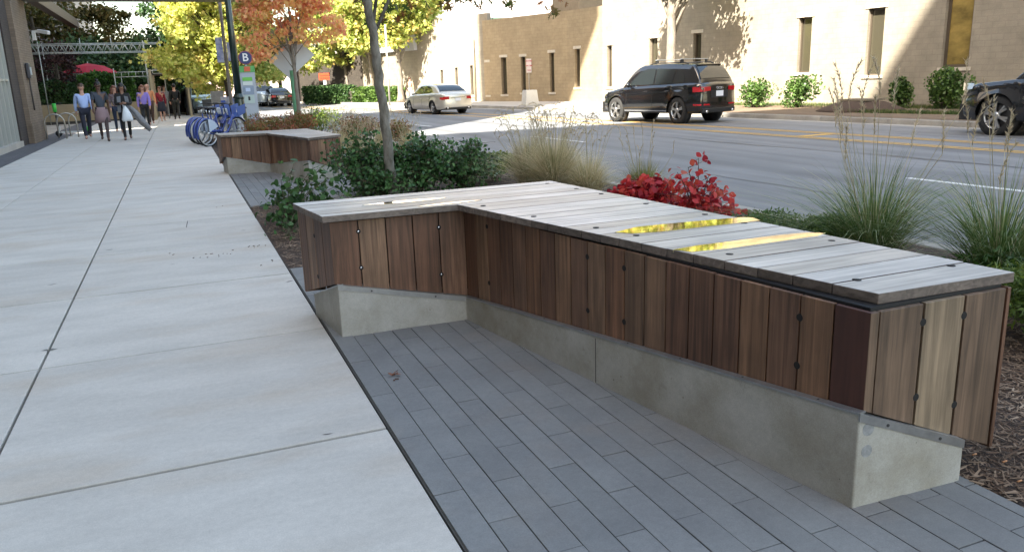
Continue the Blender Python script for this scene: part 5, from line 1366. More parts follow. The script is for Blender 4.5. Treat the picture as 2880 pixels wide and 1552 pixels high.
def sed_extras(t, k):
    xb = k['xb']
    for s in (1, -1):
        V = []; N_ = 8
        for i in range(N_+1):
            x = xb+.02+.30*i/N_
            for z in (.70+.03*i/N_, .86): V.append((x-.012, s*(k['yside'](x, z)+.008), z))
        MB().add(V, [(2*i, 2*i+2, 2*i+3, 2*i+1) for i in range(N_)], True).build('tail_lamp', TAILR, t)
        MB().b2((xb-.012, s*.48, .72), (xb+.02, s*.80*.92, .86)).build('tail_lamp', TAILR, t)
    MB().b2((xb-.02, -.16, .64), (xb-.008, .16, .78)).build('number_plate', PLATE, t)
    MB().b2((xb-.014, -.4, .79), (xb-.004, .4, .815)).build('boot_trim', CHR, t)
    MB().b2((xb-.004, -.7, .26), (xb+.1, .7, .34)).build('rear_bumper_trim', TRIM, t)
    MB().tube([(xb-.01, -.58, .30), (xb-.04, -.58, .30)], .04, 10).tube([(xb-.01, .58, .30), (xb-.04, .58, .30)], .04, 10).build('exhaust', CHR, t)
    front_lamps(t, k, .62, .75)
SED = dict(name='sedan', W=1.80, wb=2.75, rw=.325, xb=-2.42, xn=2.38, sill=.24, crease=.72, roof=1.45, zb=.95, tum=.20, track=1.56, gap=.045,
  top=[(-2.42, .90), (-2.3, .99), (-1.6, 1.0), (-.5, .97), (.6, .93), (1.1, .90), (1.9, .78), (2.2, .68), (2.38, .55)],
  plan=[(-2.42, .80), (-2.3, .90), (-2.0, .96), (-1.2, 1), (1.2, 1), (1.8, .95), (2.1, .86), (2.38, .58)],
  gx=(-1.98, -.98, .15, 1.1), wins=[[(.82, .98), (.15, .99), (-.18, 1.0), (-.18, 1.36), (.1, 1.36), (.42, 1.26)], [(-.23, 1.0), (-1.0, 1.03), (-1.32, 1.08), (-1.0, 1.30), (-.6, 1.37), (-.23, 1.37)]],
  seams=(-.2, .82, -1.05), handles=(-.85, -.02), mirror=.70, extras=sed_extras)
CHAMP = paint('champagne_paint', (.62, .58, .50), .5, .3)
p1 = G(1217, 321.7, -.15); rr = G(1304, 318, -.15); p1 = Vector((11.75, 38.6, -.15)); hd = Vector((-.16, 1, 0)).normalized(); rzd = math.atan2(hd.y, hd.x); lat = Vector((hd.y, -hd.x, 0))
cc = p1+hd*1.375+lat*.78; cc.z = -.15
sed = car('champagne silver sedan seen from behind on the sunlit road', 'car', SED, cc, rzd, CHAMP)
# vehicles far up the street
for (px, y__, m_, lab) in ((748, 74, paint('silver_paint', (.45, .46, .47), .6), 'silver car parked far up the street at the back of the row'), (775, 68, BLKP, 'dark car parked far up the street right of the kiosk')):
    c = atY(px, 280, y__); S3 = dict(SED)
    car(lab, 'car', S3, Vector((c.x, y__, -.15)), R(96), m_, 'cars parked far up the street', small=True)
c = atY(762, 280, 62); TR = dict(Q5); TR['extras'] = lambda t, k: front_lamps(t, k, .8, .95)
c = atY(733, 280, 70); car('pale suv parked far up the street behind the kiosk', 'car', TR, Vector((c.x, 70, -.15)), R(96), paint('pale_paint', (.5, .55, .58), .4), 'cars parked far up the street', small=True)
c = atY(568, 290, 56); car('pale pickup like suv parked behind the tree trunks by the covered walkway', 'car', TR, Vector((c.x, 56, -.05)), R(-80), paint('pale_blue_paint', (.35, .45, .48), .3), None, small=True)

# ================================================================== STREET FURNITURE
GRNP = mat('dark_green_iron', (.012, .030, .024), .32, coat=.5, var=.3, scale=5)
y_ = 25.2; lb_ = atY(684, 385, y_); lx, ly = lb_.x, y_
lp = empty('street_lamp', (lx, ly, 0), 'dark green fluted lamp post behind the far bench', 'street lamp')
hw_ = lambda px_w: px_w/2*((Vector((lx, ly, .8))-Vector((0, 0, CH))).dot(CF)/F)
def hz_(py): return HZ((lx, ly), py)
za, zb_, zc_ = hz_(305), hz_(276), hz_(266)
prof = [(.26, -.03), (.26, .06), (.235, .10), (.21, .3), (.185, .6), (.165, za-.02), (.19, za-.01), (.195, za+.02), (.15, za+.05), (.135, zb_-.03), (.165, zb_), (.165, zb_+.025), (.12, zc_+.02)]
world_part(MB().lathe((lx, ly, 0), prof, 16, smooth=False), 'base', GRNP, lp)
world_part(MB().lathe((lx, ly, 0), [(.105, zc_), (.095, 3.0), (.07, 6.2)], 16), 'pole', GRNP, lp)
world_part(MB().lathe((lx, ly, 0), [(.12, 6.2), (.20, 6.3), (.26, 6.75), (.12, 7.05), (.03, 7.2)], 14), 'lantern', mat('lantern_glass', (.7, .7, .65), .2), lp)
# thinner post with banner behind
y_ = 33; q = atY(655, 330, y_); bx0 = q.x
bp_ = empty('banner_post', (bx0, y_, 0), 'slimmer grey post with a blue and white banner behind the green lamp post', 'post')
world_part(MB().tube([(bx0, y_, -.05), (bx0, y_, 7.0)], .06, 10), 'pole', mat('grey_post', (.22, .2, .18), .5), bp_)
a, b = atY(604, 106, y_), atY(650, 176, y_)
world_part(MB().b2((a.x, y_-.01, b.z), (bx0-.07, y_+.01, a.z)), 'banner', mat('banner_cloth', (.62, .66, .80), .8, c2=(.18, .24, .52), scale=3.2), bp_)
a, b = atY(658, 120, y_), atY(672, 172, y_)
world_part(MB().b2((bx0+.07, y_-.01, b.z), (bx0+.35, y_+.01, a.z)), 'banner', mat('banner_cloth', (.62, .66, .80), .8), bp_)
# bicycle share kiosk
y_ = 26.6; k0 = atY(697, 380, y_); k1 = atY(728, 380, y_); kx = (atY(680, 250, y_).x+atY(716, 250, y_).x)/2
KG = mat('kiosk_grey', (.36, .40, .47), .45, metal=.2); zz = lambda py: HZ((kx, y_), py)
kk = empty('kiosk', (kx, y_, 0), 'tall pale grey bicycle share kiosk topped by a round blue sign', 'kiosk')
hwk = .245
world_part(MB().b2((kx-hwk, y_, -.05), (kx+hwk, y_+.35, zz(202))), 'cabinet', KG, kk, bevel=.012)
world_part(MB().b2((kx-hwk-.01, y_-.02, zz(204)), (kx+hwk+.01, y_+.37, zz(186))), 'header', mat('kiosk_green', (.10, .36, .10), .5), kk)
world_part(MB().prism([(kx-.06, y_-.024), (kx+.02, y_-.024), (kx+.12, y_-.021), (kx+.04, y_-.021)], zz(202), zz(188)), 'stripe', mat('orange_red', (.6, .12, .05), .5), kk)
def kpan(x0, x1, pa, pb, nm, m, d=.012): world_part(MB().b2((kx+x0, y_-d, zz(pb)), (kx+x1, y_-.001, zz(pa))), nm, m, kk)
kpan(-.14, .15, 218, 228, 'green_label', mat('lime_label', (.16, .5, .08), .5)); kpan(-.14, .15, 230, 240, 'white_label', mat('white_label', (.62, .68, .66), .5))
kpan(-.16, .17, 243, 266, 'screen', mat('screen_blue', (.20, .27, .38), .2)); kpan(-.08, .06, 248, 258, 'screen_note', mat('screen_note', (.45, .55, .75), .3), .018)
kpan(-.15, .16, 268, 291, 'card_panel', mat('card_panel', (.42, .52, .50), .4)); kpan(-.03, .03, 272, 283, 'card_slot', TRIM, .02)
bs = Vector((kx+.02, y_+.1, zz(163))); rs = .205
sgn = empty('round_sign', bs, 'round dark blue sign with a white B on top of the kiosk', 'sign')
world_part(MB().lathe((bs.x, bs.y, bs.z), [(rs, -.02), (rs, .02)], 40, 'Y', smooth=False), 'rim', mat('rim_red', (.30, .05, .12), .5), sgn)
world_part(MB().lathe((bs.x, bs.y-.024, bs.z), [(rs*.9, -.002), (rs*.9, .0035)], 40, 'Y', smooth=False), 'disc', mat('sign_navy', (.015, .035, .13), .4), sgn)
world_part(MB().b2((bs.x-.03, bs.y, zz(186)), (bs.x+.03, bs.y+.03, bs.z-rs+.01)), 'stem', KG, sgn)
def text(s, size, loc, rot, m, parent, name='lettering', ext=.004, bold=0, align='CENTER'):
    cu = bpy.data.curves.new(name, 'FONT'); cu.body = s; cu.size = size; cu.extrude = ext; cu.offset = bold; cu.align_x = align; cu.align_y = 'CENTER'
    o = bpy.data.objects.new(name, cu); col.objects.link(o); cu.materials.append(m)
    o.matrix_world = Matrix.Translation(loc) @ rot; bpy.context.view_layer.update()
    dg = bpy.context.evaluated_depsgraph_get(); me = bpy.data.meshes.new_from_object(o.evaluated_get(dg)); mw = o.matrix_world.copy()
    bpy.data.objects.remove(o); me.transform(mw); me.materials.clear(); me.materials.append(m)
    q = bpy.data.objects.new(name, me); col.objects.link(q)
    if parent is not None:
        me.transform((Matrix.Translation(parent.location) @ Matrix.Rotation(parent.rotation_euler[2], 4, 'Z')).inverted()); q.parent = parent
    return q
FACE = Matrix.Rotation(R(90), 4, 'X')              # faces -Y
WL = mat('sign_white', (.80, .80, .80), .5)
text('B', .33, (bs.x, bs.y-.032, bs.z), FACE, WL, sgn, bold=.004)
# docks: pale arms and a base plate, bicycles in a row
bike_c = G(590, 413, 0)
DW = mat('dock_white', (.62, .64, .66), .4)
BLU = mat('bike_blue', (.014, .040, .22), .3, coat=.6, metal=.2)
def bicycle(label, loc, rz, group):
    t = empty('bicycle', loc, label, 'bicycle', group, rz)         # local x forward, rear wheel at the origin
    r = .345
    for (x, nm) in ((0, 'wheel'), (1.08, 'wheel')):
        w = MB().tube([(x+r*math.cos(a), 0, r+r*math.sin(a)) for a in [k*2*math.pi/32 for k in range(32)]], .022, 8, closed=True).build('wheel', TYRE, t)
        rm = MB().tube([(x+(r-.03)*math.cos(a), 0, r+(r-.03)*math.sin(a)) for a in [k*2*math.pi/32 for k in range(32)]], .019, 6, closed=True)
        for k in range(16):
            a = k*2*math.pi/16; rm.tube([(x, .02*(-1)**k, r), (x+(r-.03)*math.cos(a), 0, r+(r-.03)*math.sin(a))], .0025, 3)
        rm.tube([(x, -.05, r), (x, .05, r)], .03, 8); o = rm.build('rim', mat('bike_rim', (.6, .62, .62), .3, metal=.7), None); o.parent = w
        fd = MB(); N_ = 14; V = []
        a0, a1 = (R(15), R(200)) if x == 0 else (R(10), R(150))
        for k in range(N_+1):
            a = a0+(a1-a0)*k/N_
            for (yy, rr_) in ((-.045, .375), (-.03, .40), (.03, .40), (.045, .375)): V.append((x+rr_*math.cos(a), yy, r+rr_*math.sin(a)))
        fd.add(V, [(k*4+j, k*4+4+j, k*4+5+j, k*4+1+j) for k in range(N_) for j in range(3)], True); fd.build('mudguard', BLU, t)
    # skirt panel over the rear wheel
    for s in (-1, 1):
        V = [(.02, s*.048, r+.02)]+[(.37*math.cos(a), s*.048, r+.37*math.sin(a)) for a in [R(25+k*8) for k in range(9)]]
        MB().slab(V, (0, s*.004, 0)).build('wheel_skirt', mat('skirt_white', (.45, .52, .62), .4), t)
    f = MB(); BB = (.46, 0, .28)
    f.tube([(0, 0, r), BB], .018, 8); f.tube([BB, (.36, 0, .62), (.32, 0, .80)], .02, 8); f.tube([(.02, 0, r), (.36, 0, .62)], .014, 8)
    f.tube([BB, (.70, 0, .33), (.88, 0, .60), (.93, 0, .80)], .036, 10); f.tube([(.93, 0, .84), (1.08, 0, r)], .018, 8)
    f.build('frame', BLU, t)
    MB().b2((.10, -.07, .36), (.42, .07, .42)).build('chain_guard', BLU, t, bevel=.02)
    MB().tube([(.33, 0, .75), (.28, 0, .96)], .014, 8).build('seat_post', CHR, t)
    sd_ = MB(); sd_.ball((.25, 0, .99), (.14, .09, .035), 12, 6); sd_.build('saddle', TRIM, t)
    MB().tube([(.93, 0, .8), (.88, 0, 1.06), (.80, -.12, 1.1), (.66, -.30, 1.08)], .013, 8).tube([(.88, 0, 1.06), (.80, .12, 1.1), (.66, .30, 1.08)], .013, 8).build('handlebar', mat('bar_black', (.03, .03, .03), .5), t)
    b = MB()
    for (a, c) in (((1.0, -.17, .72), (1.28, -.17, .82)), ((1.0, .17, .72), (1.28, .17, .82))): b.slab([a, c, (c[0]+.02, c[1], c[2]+.24), (a[0]-.05, a[1], a[2]+.26)], (0, .012, 0))
    b.slab([(1.0, -.17, .72), (1.28, -.17, .82), (1.28, .17, .82), (1.0, .17, .72)], (0, 0, .012)); b.build('basket', mat('basket_blue', (.05, .10, .30), .5), t)
    MB().bar((.46, -.10, .28), (.56, -.14, .20), .02).bar((.46, .10, .28), (.36, .14, .36), .02).box((.57, -.17, .20), (.09, .08, .02)).box((.35, .17, .36), (.09, .08, .02)).build('pedal', TRIM, t)
    return t
bl = ['white rimmed blue share bicycle nearest the viewer in the dock', 'blue share bicycle second in the dock row', 'blue share bicycle third in the dock row', 'blue share bicycle at the far end of the dock row']
bk0 = None
for i in range(4):
    loc = (bike_c.x-.085*i, bike_c.y+.10+.56*i, 0)
    if bk0 is None: bk0 = bicycle(bl[0], loc, R(42), 'share bicycles in the dock')
    else:
        o = copy_tree(bk0); o.location = loc; o.rotation_euler[2] += (0, .07, -.05, .1)[i]; o["label"] = bl[i]
    d_ = empty('bicycle_dock', (loc[0]+.92, loc[1]+1.30, 0), ['pale dock post holding the nearest bicycle', 'pale dock post holding the second bicycle', 'pale dock post holding the third bicycle', 'pale dock post holding the farthest bicycle'][i], 'bicycle dock', 'dock posts')
    X, Y = loc[0]+.92, loc[1]+1.30
    world_part(MB().prism([(X-.06, Y-.05), (X+.10, Y-.05), (X+.10, Y+.05), (X-.06, Y+.05)], 0, .75), 'post', DW, d_, bevel=.01)
    world_part(MB().slab([(X-.42, Y-.04, .78), (X+.10, Y-.04, .68), (X+.10, Y-.04, .92), (X-.42, Y-.04, .95)], (0, .08, 0)), 'head', DW, d_, bevel=.02)
struct('dock_plate', MB().b2((bike_c.x+.3, bike_c.y+1.2, .0), (bike_c.x+1.3, bike_c.y+3.2, .03)), mat('dock_plate', (.3, .3, .3), .6))
# information boards
y_ = 38; a, b = atY(592, 257, y_), atY(634, 312, y_)
tag(MB().b2((a.x, y_, -.03), (b.x, y_+.3, a.z)).build('info_board', mat('info_grey', (.22, .21, .19), .6, c2=(.12, .12, .11), scale=3)), 'grey information pillar behind the bicycle dock', 'sign board')
y_ = 33.6; a, b = atY(620, 273, y_), atY(668, 296, y_)
ad = empty('map_panel', ((a.x+b.x)/2, y_, 0), 'low map panel with a blue and white face behind the bicycles', 'sign board')
world_part(MB().b2((a.x, y_, b.z), (b.x+.15, y_+.06, a.z)), 'panel', mat('map_face', (.55, .53, .5), .5, c2=(.10, .14, .30), scale=4.5), ad)
world_part(MB().b2((a.x-.0, y_-.006, b.z+.02), (a.x+.16, y_-.001, b.z+.2)), 'blue_field', mat('map_blue', (.03, .08, .4), .5), ad)
world_part(MB().tube([(a.x+.1, y_+.03, -.04), (a.x+.1, y_+.03, b.z)], .03, 6).tube([(b.x, y_+.03, -.04), (b.x, y_+.03, b.z)], .03, 6), 'leg', TRIM, ad)
# big diamond shaped sign seen from behind, on a green post
y_ = 31.7; ctr = atY(822, 161, y_)
ds = empty('diamond_sign', (ctr.x, y_, 0), 'large white diamond sign seen from behind on a pale green post', 'sign')
corners = [atY(825, 101, y_), atY(885, 155, y_), atY(815, 222, y_), atY(758, 171, y_)]
world_part(MB().slab([(c.x, y_, c.z) for c in corners], (0, .012, 0)), 'panel', mat('sign_back', (.40, .42, .45), .4, metal=.3), ds)
bb = atY(838, 335, y_)
world_part(MB().tube([(bb.x, y_+.05, -.05), (corners[2].x+.12, y_+.05, corners[2].z+.3)], .115, 12), 'post', mat('mint_post', (.16, .42, .24), .5, var=.2, scale=3), ds)
# orange construction sign and plate
y_ = 66; a, b = atY(896, 207, y_), atY(927, 225, y_)
os_ = empty('construction_sign', ((a.x+b.x)/2, y_, 0), 'orange rectangular construction sign by the dark wall up the street', 'sign')
OR_ = mat('sign_orange', (.80, .07, .02), .5)
world_part(MB().b2((a.x, y_, b.z), (b.x, y_+.03, a.z)), 'panel', OR_, os_)
mb = MB()
for r_ in range(2):
    for k in range(5): mb.b2((a.x+.12+k*.16, y_-.006, b.z+.1+.2*r_), (a.x+.22+k*.16, y_-.001, b.z+.17+.2*r_))
world_part(mb, 'lettering', TRIM, os_)
world_part(MB().tube([((a.x+b.x)/2, y_+.06, -.1), ((a.x+b.x)/2, y_+.06, a.z)], .03, 6), 'post', TRIM, os_)
world_part(MB().b2(((a.x+b.x)/2-.1, y_-.01, b.z-.36), ((a.x+b.x)/2+.12, y_+.02, b.z-.03)), 'small_plate', WL, os_)
# slim street pole with a white plate on the far pavement
b0 = G(1092, 292, -.01); y_ = b0.y-3
pp = empty('street_pole', (atY(1096, 288, y_).x, y_, 0), 'slim grey pole with a square white plate on the far pavement', 'pole')
X = atY(1096, 288, y_).x
world_part(MB().tube([(X, y_, -.05), tuple(atY(1083, 70, y_))], .06, 8), 'pole', mat('pale_pole', (.35, .33, .3), .5), pp)
a, b = atY(1087, 200, y_), atY(1103, 221, y_); world_part(MB().b2((a.x, y_-.09, b.z), (b.x, y_-.065, a.z)), 'plate', WL, pp)
# no-parking sign by the shaded wall
w0 = on_wall(1487, 280, B_, C_); X, Y = w0.x-.9, w0.y-.4
a, b = atY(1480, 166, Y), atY(1495, 205, Y)
ns = empty('parking_sign', ((a.x+b.x)/2, Y, 0), 'white sign with red writing on a post against the shaded wall', 'sign')
world_part(MB().b2((a.x, Y-.01, b.z), (b.x, Y+.01, a.z)), 'panel', mat('sign_pinkwhite', (.66, .58, .56), .5), ns)
RD = mat('sign_red', (.45, .03, .05), .5); mb = MB(); hh = (a.z-b.z)/3; ww = b.x-a.x
for r_, sx in enumerate(('NO PARK', 'ANY TIME', 'TOW')):
    text(sx, hh*.36, ((a.x+b.x)/2, Y-.014, a.z-hh*(r_+.5)), FACE, RD, ns, ext=.002, bold=.004)
world_part(MB().tube([((a.x+b.x)/2, Y+.04, -.02), ((a.x+b.x)/2, Y+.04, a.z)], .025, 6), 'post', mat('pale_pole', (.35, .33, .3), .5), ns)
# pale concrete block standing by the kerb
c = G(1491, 297, 0)
tag(MB().box((c.x, c.y, .40), (.78, .7, .82), taper=.8).build('concrete_block', concrete_mat('white_concrete', (.6, .58, .53), (.5, .48, .44)), bevel=.03), 'squat white concrete block on the far pavement', 'block')
# far glass office and pale garage up the street
fo = empty('office_building', (30, 105, 0), 'pale office block with a green glass ribbon beyond the block wall', 'building')
OF = mat('pale_cladding', (.62, .58, .58), .6)
z1_ = atY(1180, 52, 92).z; z2_ = atY(1180, 78, 92).z
world_part(MB().b2((atY(1062, 50, 92).x, 92, z1_), (70, 120, 34)), 'upper_wall', OF, fo)
world_part(MB().b2((atY(1062, 50, 92).x+.2, 92.4, z2_), (69.5, 119, z1_-.001)), 'glass_ribbon', mat('green_glass', (.12, .28, .20), .1, spec=.9), fo)
world_part(MB().b2((atY(1040, 50, 92).x, 91.8, -.3), (70, 120, z2_-.001)), 'lower_wall', OF, fo)
mb = MB(); x = atY(1062, 50, 92).x+.4
while x < 66: mb.b2((x, 92.3, z2_), (x+.09, 92.42, z1_)); x += 1.5
world_part(mb, 'mullion', TRIM, fo)
bb_ = empty('blue_glass_building', (18, 100, 0), 'blue grey glass building showing between the trees', 'building')
world_part(MB().b2((atY(975, 150, 88).x, 88, -.3), (atY(1030, 150, 88).x, 89, 14)), 'wall', mat('grey_glassy', (.32, .36, .44), .3), bb_)
world_part(MB().b2((atY(985, 150, 87.9).x, 87.9, 1), (atY(997, 150, 87.9).x, 87.99, 13)), 'glass_strip', mat('teal_glass', (.10, .35, .42), .1), bb_)
gr = tag(MB().b2((atY(718, 250, 96).x, 96, -.3), (atY(758, 250, 96).x, 100, atY(740, 226, 96).z)).build('garage', mat('tan_garage', (.32, .28, .25), .8)), 'plain tan building at the end of the street behind the parked cars', 'building')
tag(MB().b2((atY(455, 230, 120).x, 120, -.3), (atY(720, 230, 120).x, 124, atY(600, 225, 120).z+.6)).build('distant_building', mat('distant_white', (.62, .52, .50), .8, c2=(.45, .30, .28), scale=.25)), 'low sunlit building across the end of the plaza behind the tree trunks', 'building')
tag(MB().b2((atY(755, 230, 110).x, 110, -.3), (atY(880, 230, 110).x, 112, atY(800, 215, 110).z+1)).build('distant_building', mat('distant_pale', (.6, .55, .5), .8, c2=(.35, .3, .28), scale=.3)), 'pale low building at the far end of the road', 'building')
# hoop racks with a share scooter
HS = mat('rack_steel', (.42, .40, .36), .35, metal=.7)
r0 = G(158, 392, 0)
for i in range(3):
    X, Y = r0.x+.28*i-.05, r0.y+.75*i
    pts = [(X-.15+0, Y, 0)]+[(X-.15+.3-.0+0*k, Y, 0) for k in ()]
    pts = [(X-.22, Y, -.02), (X-.22, Y, .55)]+[(X+.08-.30*math.cos(a), Y, .55+.28*math.sin(a)) for a in [math.pi*k/8 for k in range(1, 8)]]+[(X+.38, Y, .55), (X+.38, Y, -.02)]
    tag(MB().tube(pts, .024, 8).build('bike_rack', HS), ['steel hoop rack nearest the brick column', 'middle steel hoop rack beside the scooter', 'steel hoop rack farthest up the sidewalk'][i], 'bike rack', 'steel hoop racks')
s0 = G(176, 385, 0); sc_ = empty('kick_scooter', (s0.x, s0.y, 0), 'kick scooter with a bright green stem top parked among the hoop racks', 'scooter')
X, Y = s0.x-.1, s0.y+.2
LG_ = mat('scooter_green', (.05, .5, .06), .4); WT = mat('scooter_white', (.6, .6, .58), .4)
world_part(MB().tube([(X, Y, .16), (X-.03, Y+.02, .9)], .028, 8), 'stem', TRIM, sc_)
world_part(MB().tube([(X-.028, Y+.02, .86), (X-.035, Y+.02, 1.16)], .065, 10), 'battery', LG_, sc_)
world_part(MB().tube([(X-.26, Y-.1, 1.14), (X+.2, Y+.14, 1.16)], .014, 6), 'handlebar', TRIM, sc_)
world_part(MB().bar((X+.05, Y+.02, .15), (X+.78, Y+.12, .13), .14, .05), 'deck', WT, sc_)
world_part(MB().bar((X+.0, Y, .12), (X+.04, Y, .36), .06), 'fork', WT, sc_)
for xx, yy in ((X-.02, Y), (X+.9, Y+.13)): world_part(MB().lathe((xx, yy, .11), [(.05, -.025), (.11, -.025), (.11, .025), (.05, .025)], 18, 'Y'), 'wheel', TYRE, sc_)
world_part(MB().b2((X+.74, Y+.06, .16), (X+.98, Y+.20, .30)), 'mudguard', LG_, sc_, bevel=.03)
# fallen leaf on the pavers, crumbs on the sidewalk
lf = G(1113, 1056, .004)
P = np.array([[lf.x, lf.y, .012]]); 
mb = MB(); T_ = SHAPES['oak']
V = [(lf.x+.055*p[0]*1.1+.02*p[1]-.02, lf.y+.03*p[1]+.012*p[0], .006+.022*abs(p[0])+.012*math.sin(p[1]*5)) for p in T_]
mb.add(V, [tuple(range(len(V)))]); V2 = [(lf.x+.03-.03*p[1], lf.y+.05*p[0], .008+.02*p[1]*abs(p[0])*2) for p in T_]; mb.add(V2, [tuple(range(len(V2)))])
tag(mb.build('fallen_leaf', mat('dry_leaf', (.24, .11, .07), .8, var=.4, scale=60), recalc=False), 'curled dry brown leaf lying on the grey pavers', 'leaf')
mb = MB()
for (px, py, n_) in ((715, 693, 7), (640, 714, 5), (600, 713, 4), (750, 738, 3), (478, 718, 3), (580, 722, 3), (628, 583, 2), (1100, 1075, 2)):
    c = G(px, py, .0)
    for i in range(n_): x, y = c.x+rng.normal()*.07, c.y+rng.normal()*.05; mb.box((x, y, .004), (random.uniform(.006, .022), random.uniform(.003, .01), .004), rz=random.uniform(0, 3))
o = mb.build('litter', mat('litter_brown', (.10, .05, .03), .9)); o["kind"] = "stuff"; tag(o, 'crumbs of mulch and bits of leaf scattered on the sidewalk', 'litter')
mb = MB()
for (px, py) in ((2740, 1277), (2825, 1297), (2867, 1352)):
    c = G(px, py, .02); a = random.uniform(-.4, .3); o = MB().tube([(c.x-.011, c.y, .02), (c.x+.011, c.y+.004*a, .021)], .0035, 8).build('cigarette_end', mat('filter_tan', (.42, .2, .09), .8)); tag(o, ['tan cigarette end on the mulch nearest the concrete base', 'short cigarette end on the mulch', 'cigarette end at the right edge of the mulch'][[2740, 2825, 2867].index(px)], 'cigarette end', 'cigarette ends on the mulch')
# ================================================================== PEOPLE
def skin(name, V, Eg, Rd, m, parent, root=0, sub=2, off=0.0):
    me = bpy.data.meshes.new(name); me.from_pydata([tuple(v) for v in V], Eg, []); me.update()
    o = bpy.data.objects.new(name, me); col.objects.link(o)
    md = o.modifiers.new('skin', 'SKIN'); md.use_smooth_shade = True
    me.skin_vertices.new() if not me.skin_vertices else None
    for i, r in enumerate(Rd):
        sv = me.skin_vertices[0].data[i]; rr = r if hasattr(r, '__len__') else (r, r); sv.radius = (rr[0]+off, rr[1]+off); sv.use_root = (i == root)
    md2 = o.modifiers.new('smooth', 'SUBSURF'); md2.levels = sub; md2.render_levels = sub
    me.materials.append(m)
    bpy.context.view_layer.update()
    dg = bpy.context.evaluated_depsgraph_get(); m2 = bpy.data.meshes.new_from_object(o.evaluated_get(dg)); o.modifiers.clear(); o.data = m2; bpy.data.meshes.remove(me)
    m2.materials.clear(); m2.materials.append(m)
    o.parent = parent
    return o
SK1 = mat('skin_light', (.52, .30, .22), .55); SK2 = mat('skin_dark', (.10, .05, .032), .5); SK3 = mat('skin_brown', (.24, .13, .085), .5)
def person(label, loc, face, H, skinm, topm, botm, shoem, hairm, stride=.26, lead=1, arms=((0, 0), (0, 0)), hair='short', skirt=None, tights=None, fat=1.0, sleeves='long', female=False, bald=False, group=None, headtilt=0, tophem=.0, sandals=False, jacket=None):
    """local: +x faces forward, y left"""
    s = H/1.75; t = empty('person', loc, label, 'person', group, face)
    hip = .92*s; sh = 1.42*s; shw = (.165 if female else .19)*s; hw_ = (.095)*s; wst = 1.08*s
    dyn = .02
    def leg(side, f):
        hx = Vector((0, side*hw_, hip-.02)); st = stride*s*f
        foot = Vector((st, side*(hw_*.75), .075*s)); kn = Vector((st*.5+.06*s*(1 if f < 0 else .6), side*hw_*.9, .50*s+(.01 if f < 0 else 0)))
        if f < 0: foot.z += .05*s
        toe = foot+Vector((.15*s, side*.015, -.045*s if f > 0 else -.07*s)); heel = foot+Vector((-.05*s, 0, -.035*s))
        return hx, kn, foot, toe, heel
    L = leg(1, lead); Rg = leg(-1, -lead)
    pel = Vector((0, 0, hip+.03*s)); wa = Vector((0, 0, wst)); ch = Vector((.01, 0, 1.28*s)); nb = Vector((0, 0, sh+.03*s)); hd0 = Vector((.012*s, 0, 1.545*s)); hd1 = Vector((.02*s+headtilt*.05, 0, 1.63*s)); hd2 = Vector((.01*s+headtilt*.05, 0, 1.705*s)); jaw = Vector((.045*s+headtilt*.04, 0, 1.565*s-headtilt*.02)); nose = Vector((.115*s+headtilt*.06, 0, 1.61*s))
    def arm(side, sw, bend):
        a = Vector((0, side*shw, sh-.03*s)); el = a+Vector((math.sin(sw)*.29*s, side*.045*s, -math.cos(sw)*.29*s)); wa_ = sw+bend
        wr = el+Vector((math.sin(wa_)*.25*s, -side*.02*s*(1 if bend > .8 else -.2)-side*(.12*s if bend > 1.2 else 0), -math.cos(wa_)*.25*s)); d = (wr-el).normalized(); return a, el, wr, d
    A1 = arm(1, *arms[0]); A2 = arm(-1, *arms[1])
    V = [pel, wa, ch, nb, hd0, hd1, hd2, L[0], L[1], L[2], L[3], Rg[0], Rg[1], Rg[2], Rg[3], A1[0], A1[1], A1[2], A2[0], A2[1], A2[2], jaw, nose]
    Eg = [(0, 1), (1, 2), (2, 3), (3, 4), (4, 5), (5, 6), (0, 7), (7, 8), (8, 9), (9, 10), (0, 11), (11, 12), (12, 13), (13, 14), (2, 15), (15, 16), (16, 17), (2, 18), (18, 19), (19, 20), (4, 21), (5, 22)]
    Rd = [(.13*s, .10*s), (.115*s*fat, .09*s*fat), (.13*s, .095*s), .055*s, .062*s, .083*s, .062*s, .085*s, .052*s, .036*s, .022*s, .085*s, .052*s, .036*s, .022*s, .052*s, .038*s, .026*s, .052*s, .038*s, .026*s, .042*s, .012*s]
    # hands: palm, four fingers of unequal length, thumb from the side of the palm
    for (a, el, wr, d), wi, side in ((A1, 17, 1), (A2, 20, -1)):
        x = d.cross(Vector((0, 1, 0))).normalized()                    # across the palm
        palm = wr+d*.055*s; V.append(palm); Eg.append((wi, len(V)-1)); Rd.append(.028*s); pi = len(V)-1
        for k, ln in enumerate((.060, .070, .066, .050)):
            b_ = palm+x*((k-1.5)*.018*s)+d*.025*s; m_ = b_+d*ln*.5*s+Vector((0, -side*.004, 0)); e_ = m_+d*ln*.45*s+Vector((0, -side*.014*s, 0))
            V += [m_, e_]; n_ = len(V); Eg += [(pi, n_-2), (n_-2, n_-1)]; Rd += [.0095*s, .0075*s]
        th = wr+d*.03*s-x*.035*s; V += [th, th+d*.035*s-x*.012*s]; n_ = len(V); Eg += [(pi, n_-2), (n_-2, n_-1)]; Rd += [.011*s, .009*s]
    skin('body', V, Eg, Rd, skinm, t)
    # head details
    ey = MB()
    for sd_ in (1, -1): ey.ball((hd1.x+.078*s, sd_*.032*s, hd1.z+.004), (.010*s, .014*s, .008*s), 8, 5)
    ey.build('eye', mat('eye_dark', (.02, .015, .012), .3), t)
    MB().ball((hd1.x+.072*s, 0, hd1.z-.075*s), (.012*s, .026*s, .007*s), 8, 5).build('mouth', mat('lip', (.32, .11, .10), .5), t)
    er = MB()
